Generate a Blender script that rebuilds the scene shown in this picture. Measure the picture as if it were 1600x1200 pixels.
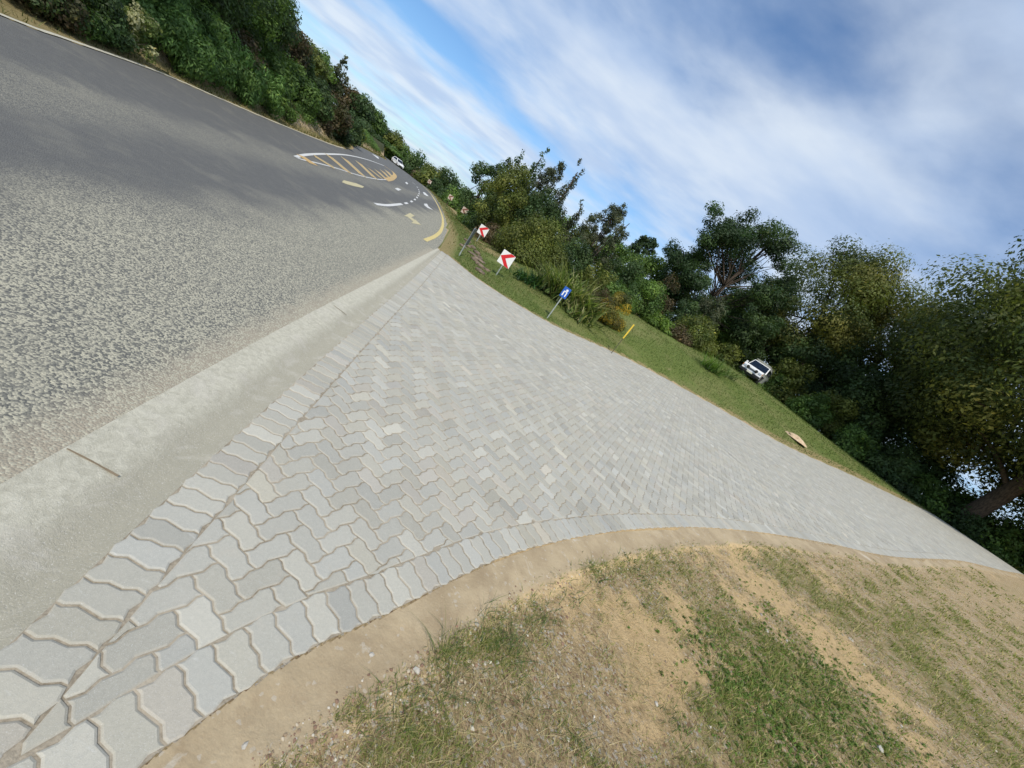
import bpy, bmesh, math, random
import numpy as np
from mathutils import Vector, Matrix
R_=math.radians
for o in list(bpy.data.objects): bpy.data.objects.remove(o)
scene=bpy.context.scene
C=scene.collection

# ---------------------------------------------------------------- camera
F=620.; RHO=R_(36.); TH=R_(17.); CAMH=2.0
fwd=np.array([0,math.cos(TH),-math.sin(TH)]); right0=np.array([1.,0,0]); up0=np.cross(right0,fwd)
cr,sr=math.cos(RHO),math.sin(RHO)
RR=cr*right0+sr*up0; UU=cr*up0-sr*right0
cd=bpy.data.cameras.new('camera'); cam=bpy.data.objects.new('camera',cd); C.objects.link(cam)
cd.sensor_width=36; cd.lens=F/1600*36; cd.clip_start=.05; cd.clip_end=3000
M=Matrix(((RR[0],UU[0],-fwd[0],0),(RR[1],UU[1],-fwd[1],0),(RR[2],UU[2],-fwd[2],CAMH),(0,0,0,1)))
cam.matrix_world=M
scene.camera=cam
# ---------------------------------------------------------------- light
SUN_AZ,SUN_EL=172.,50.
sd=bpy.data.lights.new('sun','SUN'); sun=bpy.data.objects.new('sun',sd); C.objects.link(sun)
sd.energy=3.5; sd.angle=R_(1.2); sd.color=(1,.93,.82)
sv=Vector((math.sin(R_(SUN_AZ))*math.cos(R_(SUN_EL)),math.cos(R_(SUN_AZ))*math.cos(R_(SUN_EL)),math.sin(R_(SUN_EL))))
sun.rotation_euler=sv.to_track_quat('Z','Y').to_euler(); sun.location=(0,0,60)
scene.view_settings.view_transform='Standard'; scene.view_settings.look='None'
scene.view_settings.exposure=0; scene.view_settings.gamma=1

class NT:
    def __init__(s,tree): s.t=tree; s.n=tree.nodes; s.l=tree.links
    def add(s,typ,ins=None,**kw):
        n=s.n.new(typ)
        for k,v in kw.items(): setattr(n,k,v)
        if ins:
            for k,v in ins.items():
                if hasattr(v,'is_output') or isinstance(v,bpy.types.NodeSocket): s.l.new(v,n.inputs[k])
                else: n.inputs[k].default_value=v
        return n
    def math(s,op,a,b=None,c=None,clamp=False):
        n=s.n.new('ShaderNodeMath'); n.operation=op; n.use_clamp=clamp
        for i,v in enumerate((a,b,c)):
            if v is None: continue
            if isinstance(v,bpy.types.NodeSocket): s.l.new(v,n.inputs[i])
            else: n.inputs[i].default_value=v
        return n.outputs[0]
    def mix(s,f,a,b,blend='MIX'):
        n=s.n.new('ShaderNodeMix'); n.data_type='RGBA'; n.blend_type=blend
        for i,v in ((0,f),(6,a),(7,b)):
            if isinstance(v,bpy.types.NodeSocket): s.l.new(v,n.inputs[i])
            else: n.inputs[i].default_value=v if i==0 else (*v[:3],1)
        return n.outputs[2]
    def noise(s,vec,scale,detail=3,rough=.5,dist=0):
        n=s.add('ShaderNodeTexNoise',{'Vector':vec,'Scale':scale,'Detail':detail,'Roughness':rough,'Distortion':dist})
        return n.outputs['Fac']
    def ramp(s,f,a,b):   # smoothstep a..b
        n=s.add('ShaderNodeMapRange',{'Value':f,'From Min':a,'From Max':b}); n.interpolation_type='SMOOTHSTEP'
        return n.outputs[0]
    def attr(s,name): return s.add('ShaderNodeAttribute',attribute_name=name)

# ---------------------------------------------------------------- sky
w=bpy.data.worlds.new('World'); scene.world=w; w.use_nodes=True
T=NT(w.node_tree); T.n.clear()
sky=T.add('ShaderNodeTexSky'); sky.sky_type='NISHITA'; sky.sun_disc=False
sky.sun_elevation=R_(SUN_EL); sky.sun_rotation=R_(SUN_AZ); sky.altitude=100; sky.air_density=1.0; sky.dust_density=.6; sky.ozone_density=2.5
g=T.add('ShaderNodeTexCoord').outputs['Generated']
sep=T.add('ShaderNodeSeparateXYZ',{0:g}); X,Y,Z=sep.outputs
az=T.math('ARCTAN2',X,Y); el=T.math('ARCSINE',Z)
den=T.math('MAXIMUM',T.math('ADD',Z,.10),.04)
px=T.math('DIVIDE',X,den); py=T.math('DIVIDE',Y,den)
pl=T.add('ShaderNodeCombineXYZ',{0:px,1:py,2:0.}).outputs[0]
def rot(v,ang,sx,sy):
    return T.add('ShaderNodeMapping',{'Vector':v,'Rotation':(0,0,ang),'Scale':(sx,sy,1)}).outputs[0]
n1=T.noise(rot(pl,R_(-35),.75,1.0),1.15,6,.5,.3)
n2=T.noise(rot(pl,R_(-30),1.0,1.15),3.0,6,.52,.15)
n3=T.noise(rot(pl,R_(20),1,1),.55,2,.5)
def band(c0,slope,wd):  # band in elevation (deg) around c0+slope*az
    cc=T.math('MULTIPLY_ADD',az,slope*math.pi/180*57.2958/57.2958,c0*math.pi/180)
    dd=T.math('ABSOLUTE',T.math('SUBTRACT',el,cc))
    n=T.add('ShaderNodeMapRange',{'Value':dd,'From Min':0.,'From Max':wd*math.pi/180,'To Min':1.,'To Max':0.}); n.interpolation_type='SMOOTHSTEP'
    return n.outputs[0]
def spot(a,e,ra,re):
    da=T.math('DIVIDE',T.math('SUBTRACT',az,R_(a)),R_(ra)); de=T.math('DIVIDE',T.math('SUBTRACT',el,R_(e)),R_(re))
    r=T.math('SQRT',T.math('ADD',T.math('MULTIPLY',da,da),T.math('MULTIPLY',de,de)))
    n=T.add('ShaderNodeMapRange',{'Value':r,'From Min':.0,'From Max':1.,'To Min':1.,'To Max':0.}); n.interpolation_type='SMOOTHSTEP'
    return n.outputs[0]
cov=T.math('MULTIPLY_ADD',n1,1.35,.05)
cov=T.math('ADD',cov,T.math('MULTIPLY',T.math('SUBTRACT',n2,.5),.95))
cov=T.math('ADD',cov,T.math('MULTIPLY',T.math('SUBTRACT',n3,.5),.3))
def acc(x,k):
    global cov
    cov=T.math('ADD',cov,T.math('MULTIPLY',x,k))
acc(spot(-33,7.3,17,2.2),.55); acc(spot(-18,8.,12,2.6),.4)      # white streak low over the road
acc(spot(-31,12.3,14,2.4),-1.0); acc(spot(-17,11.,12,2.),-.6)      # blue gap above it
acc(spot(-36,4.5,14,1.5),-.25)
acc(spot(-15,20,16,6),.3); acc(spot(4,20,18,7),.28); acc(spot(16,25,16,6),.25)
acc(spot(-3,31,24,6),-.20); acc(spot(6,31,14,5),-.08); acc(spot(26,33,10,7),-.2); acc(spot(8,24,20,8),.2); acc(spot(-1,12,9,3),-.35); acc(spot(33,27,7,3),-.3)
cm=T.ramp(cov,.0,1.12)
cm=T.math('MULTIPLY',cm,.93)
shade=T.noise(rot(pl,R_(-20),1,1.4),1.5,4,.5)
ccol=T.mix(T.ramp(shade,.3,.7),(4.7,5.9,7.9),(6.9,7.7,8.7))
skyb=T.mix(1.,sky.outputs[0],(.95,1.22,1.42),'MULTIPLY')
col=T.mix(cm,skyb,ccol)
bg=T.add('ShaderNodeBackground',{'Color':col,'Strength':.11})
out=T.add('ShaderNodeOutputWorld',{'Surface':bg.outputs[0]})

# ---------------------------------------------------------------- geometry maths
def ray(u,v):
    d=RR*(u-800)+UU*(600-v)+fwd*F
    return d/np.linalg.norm(d)
def azel(u,v):
    d=ray(u,v); return math.atan2(d[0],d[1]),math.asin(d[2])
def softplus(x,k): 
    x=np.asarray(x,float)/k
    return k*np.log1p(np.exp(-np.abs(x)))+k*np.maximum(x,0)
def sstep(x,a,b):
    q=np.clip((np.asarray(x,float)-a)/(b-a),0,1); return q*q*(3-2*q)
def H0(x,y):
    x=np.asarray(x,float); y=np.asarray(y,float)
    s=-.292*x+.956*y; t=.956*x+.292*y
    z=.115*softplus(t-4.3,1.2)-.15*softplus(t-36,2.5)
    z=z-.02*softplus(s-68,4)*(1-sstep(t,6,16))
    return z
def at(u,v,HF=None,dmax=260):
    HF=HF or H0
    d=ray(u,v); k=.4*np.exp(np.linspace(0,math.log(dmax/.4),1500))
    P=d[None]*k[:,None]; z=HF(P[:,0],P[:,1]); diff=CAMH+P[:,2]-z
    idx=np.where(diff<0)[0]
    if len(idx)==0: i=int(np.argmin(diff)); return P[i,:2]
    i=idx[0]; a=diff[i-1]; b=diff[i]; q=a/(a-b) if i>0 else 0
    return P[i-1,:2]*(1-q)+P[i,:2]*q
def smooth(pts,step):
    P=[np.array(p,float) for p in pts]
    P=[2*P[0]-P[1]]+P+[2*P[-1]-P[-2]]; out=[]
    for i in range(1,len(P)-2):
        p0,p1,p2,p3=P[i-1:i+3]; n=max(2,int(np.linalg.norm(p2-p1)/.05))
        n=min(n,400)
        for j in range(n):
            u=j/n
            out.append(.5*((2*p1)+(-p0+p2)*u+(2*p0-5*p1+4*p2-p3)*u*u+(-p0+3*p1-3*p2+p3)*u**3))
    out.append(P[-2]); out=np.array(out)
    L=np.r_[0,np.cumsum(np.linalg.norm(np.diff(out,axis=0),axis=1))]
    n=max(2,int(round(L[-1]/step)))
    q=np.linspace(0,L[-1],n+1)
    return np.c_[np.interp(q,L,out[:,0]),np.interp(q,L,out[:,1])]
def normals(P):   # left-hand normals
    d=np.gradient(P,axis=0); d/=np.linalg.norm(d,axis=1)[:,None]
    return np.c_[-d[:,1],d[:,0]]
def sdist(x,y,P):
    """signed distance to polyline, + on its left; also arc index"""
    x=np.ravel(x); y=np.ravel(y); A=P[:-1]; B=P[1:]; D=B-A; L2=(D**2).sum(1)
    best=np.full(x.shape,1e18); sg=np.ones(x.shape); bi=np.zeros(x.shape,int)
    for s0 in range(0,len(x),20000):
        sl=slice(s0,s0+20000); xx=x[sl][:,None]-A[None,:,0]; yy=y[sl][:,None]-A[None,:,1]
        u=np.clip((xx*D[:,0]+yy*D[:,1])/L2,0,1); ex=xx-u*D[:,0]; ey=yy-u*D[:,1]
        d2=ex*ex+ey*ey; i=d2.argmin(1); r=np.arange(len(i)); best[sl]=d2[r,i]; bi[sl]=i
        sg[sl]=np.sign(D[i,0]*yy[r,i]-D[i,1]*xx[r,i]); 
    sg[sg==0]=1
    return np.sqrt(best)*sg,bi

e1=np.array([-.292,.956])
# paving outline (ray cast once onto the terrain)
up_px=[(692,392),(720,415),(760,445),(860,505),(980,560),(1110,630),(1230,697),(1330,742),(1430,790)]
UPR=[at(*p) for p in up_px]
UPR=smooth(UPR+[np.array([35.,33.]),np.array([44.,37.5])],.1165)
HO=[at(*p) for p in [(42,985),(144,876),(216,804),(280,756),(348,701),(436,618),(504,560),(560,508),(640,440),(690,392)]]
HO=smooth([HO[0]-e1*3.]+HO,.1165)                                      # outer side of the header row on the channel
CO=[at(*p) for p in [(92,704),(168,660),(272,604),(348,561),(452,504),(520,471),(640,410),(683,388)]]
CO=smooth([CO[0]-e1*3.]+CO,.15)
def relax(P,k=9,it=3):
    for _ in range(it):
        Q=P.copy(); Q[k:-k]=np.array([P[i-k:i+k+1].mean(0) for i in range(k,len(P)-k)]); P=Q
    return P
HO=relax(HO); CO=relax(CO)
LO=[np.array([-.47,-1.4]),np.array([-.43,-.4]),np.array([-.34,.3])]+[at(*p) for p in [(230,1190),(350,1100),(480,1015),(600,960),(700,910),(800,865),(900,840),(1000,826),(1100,824),(1200,833),(1300,850),(1400,870)]]
LO=smooth(LO+[np.array([17.8,15.8]),np.array([24.,19.8]),np.array([30.,24.]),np.array([38.,29.5]),np.array([46.,34.5])],.1165)
RL=[at(*p) for p in [(0,25),(100,62),(250,115),(350,158),(430,192),(500,220),(535,232),(552,233),(559,228)]]
RL=smooth([RL[0]-e1*14,RL[0]-e1*6]+RL+[RL[-1]+np.array([-9.,22.]),RL[-1]+np.array([-26,50.])],.4)
RRt=[at(*p) for p in [(690,380),(697,368),(697,345),(686,318),(673,300),(656,284),(641,271)]]
RRt=np.r_[smooth([CO[0]-e1*14,CO[0]],.25)[:-1],CO[:-1],smooth([CO[-1]]+RRt+[RRt[-1]+np.array([-25.,35.])],.25)]
def H(x,y):
    x=np.asarray(x,float); y=np.asarray(y,float); sh=x.shape
    z=H0(x,y).ravel(); X=x.ravel(); Y=y.ravel(); t=.956*X+.292*Y
    near=(Y>6)
    if near.any():
        d,_=sdist(X[near],Y[near],UPR[::6])
        dd=np.maximum(d,0); tt=t[near]
        wgt=sstep(tt,-3,11)*(1-.75*sstep(tt,21,34))
        z[near]+=wgt*(.205*9*(1-np.exp(-dd/9))*1.25-.13*softplus(dd-11,1.2)*(dd>0))
    lf=(X<-5)
    if lf.any():
        d,_=sdist(X[lf],Y[lf],RL[::2]); dl=np.maximum(d-.9,0)
        z[lf]+=2.4*(1-np.exp(-dl/3.2))
    return z.reshape(sh)
def atH(u,v): return at(u,v,H)
def hz(p): return float(H(np.array([p[0]]),np.array([p[1]]))[0])

# ---------------------------------------------------------------- mesh helpers
def np_mesh(name,verts,faces_flat,loop_tot,attrs=None,smooth_=False):
    me=bpy.data.meshes.new(name); verts=np.asarray(verts,np.float32); faces_flat=np.asarray(faces_flat,np.int32); loop_tot=np.asarray(loop_tot,np.int32)
    me.vertices.add(len(verts)); me.vertices.foreach_set('co',verts.ravel())
    me.loops.add(len(faces_flat)); me.loops.foreach_set('vertex_index',faces_flat)
    me.polygons.add(len(loop_tot)); ls=np.r_[0,np.cumsum(loop_tot)[:-1]].astype(np.int32)
    me.polygons.foreach_set('loop_start',ls); me.polygons.foreach_set('loop_total',loop_tot)
    me.polygons.foreach_set('use_smooth',np.full(len(loop_tot),bool(smooth_)))
    me.update(calc_edges=True); 
    for k,a in (attrs or {}).items():
        a=np.asarray(a,np.float32)
        if a.ndim==2:
            at_=me.attributes.new(k,'FLOAT_COLOR','POINT'); at_.data.foreach_set('color',np.c_[a,np.ones(len(a),np.float32)].astype(np.float32).ravel())
        else:
            at_=me.attributes.new(k,'FLOAT','POINT'); at_.data.foreach_set('value',a)
    me.validate(); return me
def link(name,me,mat,parent=None):
    o=bpy.data.objects.new(name,me); C.objects.link(o)
    if mat is not None: me.materials.append(mat)
    if parent is not None: o.parent=parent
    return o
def tag(o,label=None,cat=None,group=None,kind=None):
    if label: o['label']=label
    if cat: o['category']=cat
    if group: o['group']=group
    if kind: o['kind']=kind
    return o
def empty(name,loc,rz,label,cat,group=None):
    o=bpy.data.objects.new(name,None); C.objects.link(o); o.location=loc; o.rotation_euler=(0,0,rz); o.empty_display_size=.2
    return tag(o,label,cat,group)
def strip_mesh(name,A,B,M_,zf,extra=None,smooth_=True,us=None):
    """grid between two polylines of equal count"""
    us=np.linspace(0,1,M_+1) if us is None else us
    P=A[:,None,:]*(1-us[None,:,None])+B[:,None,:]*us[None,:,None]
    n,m=P.shape[:2]; x=P[...,0].ravel(); y=P[...,1].ravel(); uu=np.tile(us,n)
    z=zf(x,y,uu); idx=np.arange(n*m).reshape(n,m)
    q=np.stack([idx[:-1,:-1],idx[1:,:-1],idx[1:,1:],idx[:-1,1:]],-1).reshape(-1,4)
    at_=extra(x,y,uu) if extra else None
    me=np_mesh(name,np.c_[x,y,z],q.ravel(),np.full(len(q),4),at_,smooth_)
    if me.polygons[0].normal.z<0: me.flip_normals()
    return me
def resamp(P,n):
    L=np.r_[0,np.cumsum(np.linalg.norm(np.diff(P,axis=0),axis=1))]; q=np.linspace(0,L[-1],n)
    return np.c_[np.interp(q,L,P[:,0]),np.interp(q,L,P[:,1])]
rng=np.random.RandomState(7)
_perm=rng.rand(256,256)
def vnoise(x,y,s):
    x=np.asarray(x)*s+57.3; y=np.asarray(y)*s+91.7; xi=np.floor(x).astype(int); yi=np.floor(y).astype(int); fx=x-xi; fy=y-yi
    fx=fx*fx*(3-2*fx); fy=fy*fy*(3-2*fy); g_=lambda a,b:_perm[a%256,b%256]
    return (g_(xi,yi)*(1-fx)+g_(xi+1,yi)*fx)*(1-fy)+(g_(xi,yi+1)*(1-fx)+g_(xi+1,yi+1)*fx)*fy
def fbm(x,y,s,o=4):
    r=0;a=.5
    for i in range(o): r=r+a*vnoise(x+i*13.1,y-i*7.7,s*2**i); a*=.5
    return r/(1-.5**o)

# ---------------------------------------------------------------- materials
def newmat(name):
    m=bpy.data.materials.new(name); m.use_nodes=True; t=NT(m.node_tree); t.n.clear()
    b=t.add('ShaderNodeBsdfPrincipled'); o=t.add('ShaderNodeOutputMaterial',{'Surface':b.outputs[0]})
    return m,t,b,o
def setc(t,b,col,rough=.8,bump=None,strength=.5,dist=.01,spec=.4):
    for k,v in (('Base Color',col),('Roughness',rough)):
        if isinstance(v,bpy.types.NodeSocket): t.l.new(v,b.inputs[k])
        else: b.inputs[k].default_value=(*v,1) if k=='Base Color' else v
    b.inputs['Specular IOR Level'].default_value=spec
    if bump is not None:
        n=t.add('ShaderNodeBump',{'Height':bump,'Strength':strength,'Distance':dist}); t.l.new(n.outputs[0],b.inputs['Normal'])
def simple(name,col,rough=.5,metal=0.,var=.12,scale=8):
    m,t,b,o=newmat(name); oc=t.add('ShaderNodeTexCoord').outputs['Object']
    n=t.noise(oc,scale,5,.6)
    c=t.mix(t.ramp(n,.3,.7),tuple(x*(1-var) for x in col),tuple(min(1,x*(1+var)) for x in col))
    setc(t,b,c,rough); b.inputs['Metallic'].default_value=metal; return m

def geo(t): return t.add('ShaderNodeNewGeometry').outputs['Position']
# pavers
m_pav,t,b,o=newmat('paver_concrete'); p=geo(t); a=t.attr('pc')
fine=t.noise(p,300,3,.75); mid=t.noise(p,75,6,.75); big=t.noise(p,2.2,4,.6); st=t.noise(p,9,5,.7,.6)
c=t.mix(1.,a.outputs['Color'],t.mix(t.ramp(mid,.3,.7),(.93,.935,.94),(1.06,1.055,1.05)),'MULTIPLY')
c=t.mix(t.ramp(fine,.56,.76),c,(.56,.56,.54)); 
c=t.mix(t.math('MULTIPLY',t.ramp(fine,.42,.28),.5),c,(.20,.20,.19))
c=t.mix(t.math('MULTIPLY',t.ramp(st,.55,.72),.30),c,(.43,.39,.32)); sc_=t.noise(t.add('ShaderNodeMapping',{'Vector':p,'Scale':(3,14,1),'Rotation':(0,0,.5)}).outputs[0],3,5,.7,.4); c=t.mix(t.math('MULTIPLY',t.ramp(sc_,.60,.74),.35),c,(.56,.56,.53))
c=t.mix(t.math('MULTIPLY',t.ramp(big,.5,.75),.28),c,(.47,.445,.385)); c=t.mix(t.math('MULTIPLY',t.ramp(t.noise(p,.8,4,.6,.5),.52,.72),.22),c,(.26,.25,.22))
pit=t.add('ShaderNodeTexVoronoi',{'Vector':p,'Scale':130.}).outputs['Distance']
setc(t,b,c,.9,t.math('ADD',t.math('MULTIPLY',fine,.8),t.math('ADD',t.math('MULTIPLY',mid,.5),t.math('MULTIPLY',t.ramp(pit,.0,.18),.4))),.55,.0022,.45)
# joint sand
m_bed,t,b,o=newmat('joint_sand'); p=geo(t); n=t.noise(p,60,5,.7); n2_=t.noise(p,3,4,.6)
c=t.mix(t.ramp(n,.3,.7),(.20,.17,.125),(.36,.31,.235)); c=t.mix(t.ramp(n2_,.4,.7),c,(.42,.37,.29))
setc(t,b,c,.95,n,.9,.006)
# channel concrete
m_con,t,b,o=newmat('channel_concrete'); p=geo(t); a=t.attr('cu').outputs['Fac']
n=t.noise(p,3.6,7,.7,.9); f=t.noise(p,130,4,.8); n4=t.noise(p,20,7,.75,.5)
c=t.mix(t.ramp(n4,.25,.75),(.37,.35,.275),(.57,.545,.445))
dk=t.math('MULTIPLY',t.ramp(t.math('ADD',a,t.math('MULTIPLY',t.math('SUBTRACT',n,.5),.7)),.34,.66),t.ramp(n4,.1,.6))
c=t.mix(t.math('MULTIPLY',dk,.6),c,(.285,.26,.195))
c=t.mix(t.math('MULTIPLY',t.ramp(n,.5,.68),.5),c,(.53,.50,.43))
c=t.mix(t.math('MULTIPLY',t.ramp(f,.58,.72),.6),c,(.22,.21,.18)); c=t.mix(t.math('MULTIPLY',t.ramp(f,.44,.32),.7),c,(.68,.66,.60))
setc(t,b,c,.9,t.math('ADD',f,t.math('MULTIPLY',n4,1.5)),.8,.006,.3)
# asphalt
m_asp,t,b,o=newmat('asphalt'); p=geo(t)
vo=t.add('ShaderNodeTexVoronoi',{'Vector':p,'Scale':86.,'Randomness':1.}); vr=t.add('ShaderNodeSeparateColor',{0:vo.outputs['Color']}).outputs[0]
n=t.noise(p,140,4,.75); big=t.noise(p,.55,5,.6); a=t.attr('ed').outputs['Fac']; mid=t.noise(p,7,5,.65)
ax=t.add('ShaderNodeVectorMath',{0:p,1:(.956,.292,0)},operation='DOT_PRODUCT').outputs['Value']
axn=t.math('ADD',ax,t.math('MULTIPLY',t.math('SUBTRACT',big,.5),2.2))
light=t.ramp(axn,-3.7,-2.3)                                         # worn apron beside the channel
tr1=t.math('MULTIPLY',t.ramp(t.math('ABSOLUTE',t.math('ADD',axn,5.4)),1.0,.1),.38)     # paler wheel tracks
light=t.math('MAXIMUM',light,tr1)
dark=t.mix(t.ramp(n,.3,.7),(.082,.083,.082),(.150,.150,.144))
chip=t.mix(t.ramp(vr,.15,.85),(.075,.08,.078),(.50,.47,.355))
lt=t.mix(t.math('MULTIPLY',t.ramp(n,.35,.6),.42),chip,(.27,.26,.22))
c=t.mix(light,dark,lt); c=t.mix(t.math('MULTIPLY',t.ramp(t.noise(p,1.1,5,.65,.4),.5,.7),.22),c,(.30,.285,.225)); c=t.mix(t.math('MULTIPLY',t.ramp(mid,.42,.75),.18),c,(.24,.235,.2))
sandy=t.math('MULTIPLY',t.ramp(t.math('ADD',a,t.math('MULTIPLY',t.math('SUBTRACT',t.noise(p,5,5,.7),.5),-.4)),.3,.03),t.ramp(vr,.95,.35))
c=t.mix(t.math('MULTIPLY',sandy,.8),c,(.38,.33,.25))
setc(t,b,c,.85,t.math('ADD',t.math('MULTIPLY',vo.outputs['Distance'],-1.6),n),.75,.005,.35)
# paint
def paint(name,col):
    m,t,b,o=newmat(name); p=geo(t); n=t.noise(p,30,5,.7); n5=t.noise(p,2.5,3,.6)
    c=t.mix(t.ramp(n,.56,.74),col,(.2,.2,.19)); c=t.mix(t.math('MULTIPLY',t.ramp(n5,.4,.8),.3),c,tuple(x*.7 for x in col))
    setc(t,b,c,.7,n,.4,.003); return m
m_white=paint('road_paint_white',(.62,.62,.60)); m_yell=paint('road_paint_yellow',(.62,.50,.20)); m_oran=paint('road_paint_ochre',(.52,.35,.14)); m_pale=paint('road_paint_cream',(.52,.46,.27))
# ground
m_gr,t,b,o=newmat('ground_soil'); p=geo(t)
dl=t.attr('dlow').outputs['Fac']; gr=t.attr('green').outputs['Fac']; lw=t.attr('lawn').outputs['Fac']; sa=t.attr('sandy').outputs['Fac']; bk=t.attr('wood').outputs['Fac']; dr=t.attr('dry').outputs['Fac']
n1=t.noise(p,1.6,6,.65,.4); nf=t.noise(p,95,6,.85); nm=t.noise(p,14,8,.78); n0=t.noise(p,.35,4,.6)
vo=t.add('ShaderNodeTexVoronoi',{'Vector':p,'Scale':60.}); vr=t.add('ShaderNodeSeparateColor',{0:vo.outputs['Color']}); v1=vr.outputs[0]
sand=t.mix(t.ramp(nm,.3,.7),(.53,.37,.185),(.70,.51,.27)); sand=t.mix(t.math('MULTIPLY',t.ramp(nf,.55,.75),.5),sand,(.60,.52,.38)); sand=t.mix(t.math('MULTIPLY',t.ramp(nf,.47,.34),.55),sand,(.25,.18,.105))
dirt=t.mix(t.ramp(nm,.35,.65),(.33,.24,.125),(.58,.44,.245)); dirt=t.mix(t.ramp(v1,.80,.95),dirt,(.52,.46,.37)); dirt=t.mix(t.math('MULTIPLY',t.ramp(v1,.28,.05),.7),dirt,(.20,.115,.07)); dirt=t.mix(t.math('MULTIPLY',t.ramp(nf,.48,.36),.6),dirt,(.12,.085,.055))
c=t.mix(t.ramp(t.math('ADD',t.math('MULTIPLY',sa,.8),t.math('ADD',t.math('MULTIPLY',t.math('SUBTRACT',n1,.5),1.2),t.math('MULTIPLY',t.math('SUBTRACT',nm,.5),1.1))),.3,.72),dirt,sand)
edge=t.math('ADD',dl,t.math('MULTIPLY',t.math('SUBTRACT',n1,.5),.28))
strp=t.mix(t.ramp(n1,.35,.65),(.335,.258,.16),(.47,.375,.24)); strp=t.mix(t.math('MULTIPLY',t.ramp(t.noise(p,4,5,.7,.8),.60,.68),.6),strp,(.55,.51,.43)); strp=t.mix(t.math('MULTIPLY',t.ramp(nf,.5,.7),.3),strp,(.54,.46,.33)); strp=t.mix(t.math('MULTIPLY',t.ramp(t.noise(p,7,6,.75),.45,.7),.4),strp,(.30,.22,.135)); strp=t.mix(t.math('MULTIPLY',t.ramp(v1,.96,.99),.5),strp,(.5,.45,.37))
c=t.mix(t.ramp(edge,.37,.28),c,strp)
grc=t.mix(t.ramp(nf,.38,.6),(.085,.09,.027),(.26,.245,.08)); grc=t.mix(t.ramp(n1,.45,.7),grc,(.27,.235,.11))
n9=t.noise(p,5.5,6,.72,.3)
gm=t.math('MULTIPLY',t.ramp(t.math('ADD',t.math('MULTIPLY',gr,.6),t.math('ADD',t.math('MULTIPLY',t.math('SUBTRACT',nm,.5),1.3),t.math('MULTIPLY',t.math('SUBTRACT',n9,.5),1.9))),.3,.7),.72)
br_=t.math('MULTIPLY',t.ramp(t.math('ADD',t.math('MULTIPLY',t.math('SUBTRACT',n9,.5),-2.),t.math('MULTIPLY',t.math('SUBTRACT',nm,.5),1.2)),.0,.5),.55)
c=t.mix(t.math('MULTIPLY',br_,t.ramp(dl,.45,.8)),c,(.26,.195,.11))
c=t.mix(gm,c,grc)
la=t.mix(t.ramp(t.noise(p,9,8,.8),.35,.65),(.078,.112,.024),(.165,.205,.052)); la=t.mix(t.math('MULTIPLY',t.ramp(n0,.42,.65),.6),la,(.21,.20,.08)); la=t.mix(t.math('MULTIPLY',t.ramp(n1,.60,.72),.5),la,(.27,.22,.12))
c=t.mix(t.ramp(lw,.3,.7),c,la)
dry=t.mix(t.ramp(nm,.3,.7),(.20,.165,.07),(.34,.27,.13)); c=t.mix(t.ramp(t.math('ADD',dr,t.math('MULTIPLY',t.math('SUBTRACT',nm,.5),.6)),.4,.65),c,dry)
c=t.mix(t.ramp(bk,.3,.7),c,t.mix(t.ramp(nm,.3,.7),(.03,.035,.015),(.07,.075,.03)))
hb_=t.math('ADD',t.math('MULTIPLY',nf,1.3),t.math('ADD',t.math('MULTIPLY',nm,1.5),t.math('MULTIPLY',vo.outputs['Distance'],-.5)))
setc(t,b,c,.95,t.math('MULTIPLY',hb_,t.math('MULTIPLY_ADD',t.ramp(edge,.34,.5),.8,.2)),.9,.016,.2)
n11=None

# leaves: colour attribute 'lc', translucent
def leafmat(name,gloss=.55,tr=.38):
    m,t,b,o=newmat(name); a=t.attr('lc').outputs['Color']
    setc(t,b,a,gloss,spec=.3)
    tl=t.add('ShaderNodeBsdfTranslucent',{'Color':t.mix(1.,a,(1.25,1.35,.7),'MULTIPLY')})
    mx=t.add('ShaderNodeMixShader',{0:tr,1:b.outputs[0],2:tl.outputs[0]}); t.l.new(mx.outputs[0],o.inputs[0]); return m
m_leaf=leafmat('foliage'); m_blade=leafmat('grass_blades',.6,.35)
m_bark,t,b,o=newmat('bark'); p=t.add('ShaderNodeTexCoord').outputs['Object']; n=t.noise(t.add('ShaderNodeMapping',{'Vector':p,'Scale':(6,6,1.2)}).outputs[0],2,6,.7)
setc(t,b,t.mix(t.ramp(n,.3,.7),(.035,.027,.02),(.12,.09,.065)),.95,n,.8,.03)

# ---------------------------------------------------------------- ground sheet (polar grid, fine near the camera)
nr,na=300,720
r=np.r_[0.02,np.exp(np.linspace(math.log(.25),math.log(900),nr-1))]; th=np.linspace(0,2*np.pi,na,endpoint=False)
RG,TG=np.meshgrid(r,th,indexing='ij'); x=(RG*np.sin(TG)).ravel(); y=(RG*np.cos(TG)).ravel()
z=H(x,y)
dUP,_=sdist(x,y,UPR[::3]); dLO,_=sdist(x,y,LO[::2]); dHO,_=sdist(x,y,HO[::4]); dCO,_=sdist(x,y,CO[::4]); dRL,_=sdist(x,y,RL); dRR,_=sdist(x,y,RRt)
# left of LO (direction away) is paving; right of UPR; right of HO
mg=.03+.014*RG.ravel(); inpav=(dLO>mg)&(dUP<-mg)&(dHO<0)
far=RG.ravel()>120
inroad=(dRL<0)&(dRR>0)&~far
s=-.292*x+.956*y
inch=(dHO>0)&(dCO<0)&(s<16.2)&(s>-8)&(x<0)
tcoord=.956*x+.292*y
lo_side=(dLO<=0)
cut=inpav|inroad|inch
nearf=np.exp(-RG.ravel()/18)
bump=(fbm(x,y,1.1,4)-.5)*.10*sstep(-dLO,.15,1.2)+(fbm(x,y,9,3)-.5)*.022
z=z+bump*nearf*(lo_side)-.006
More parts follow.
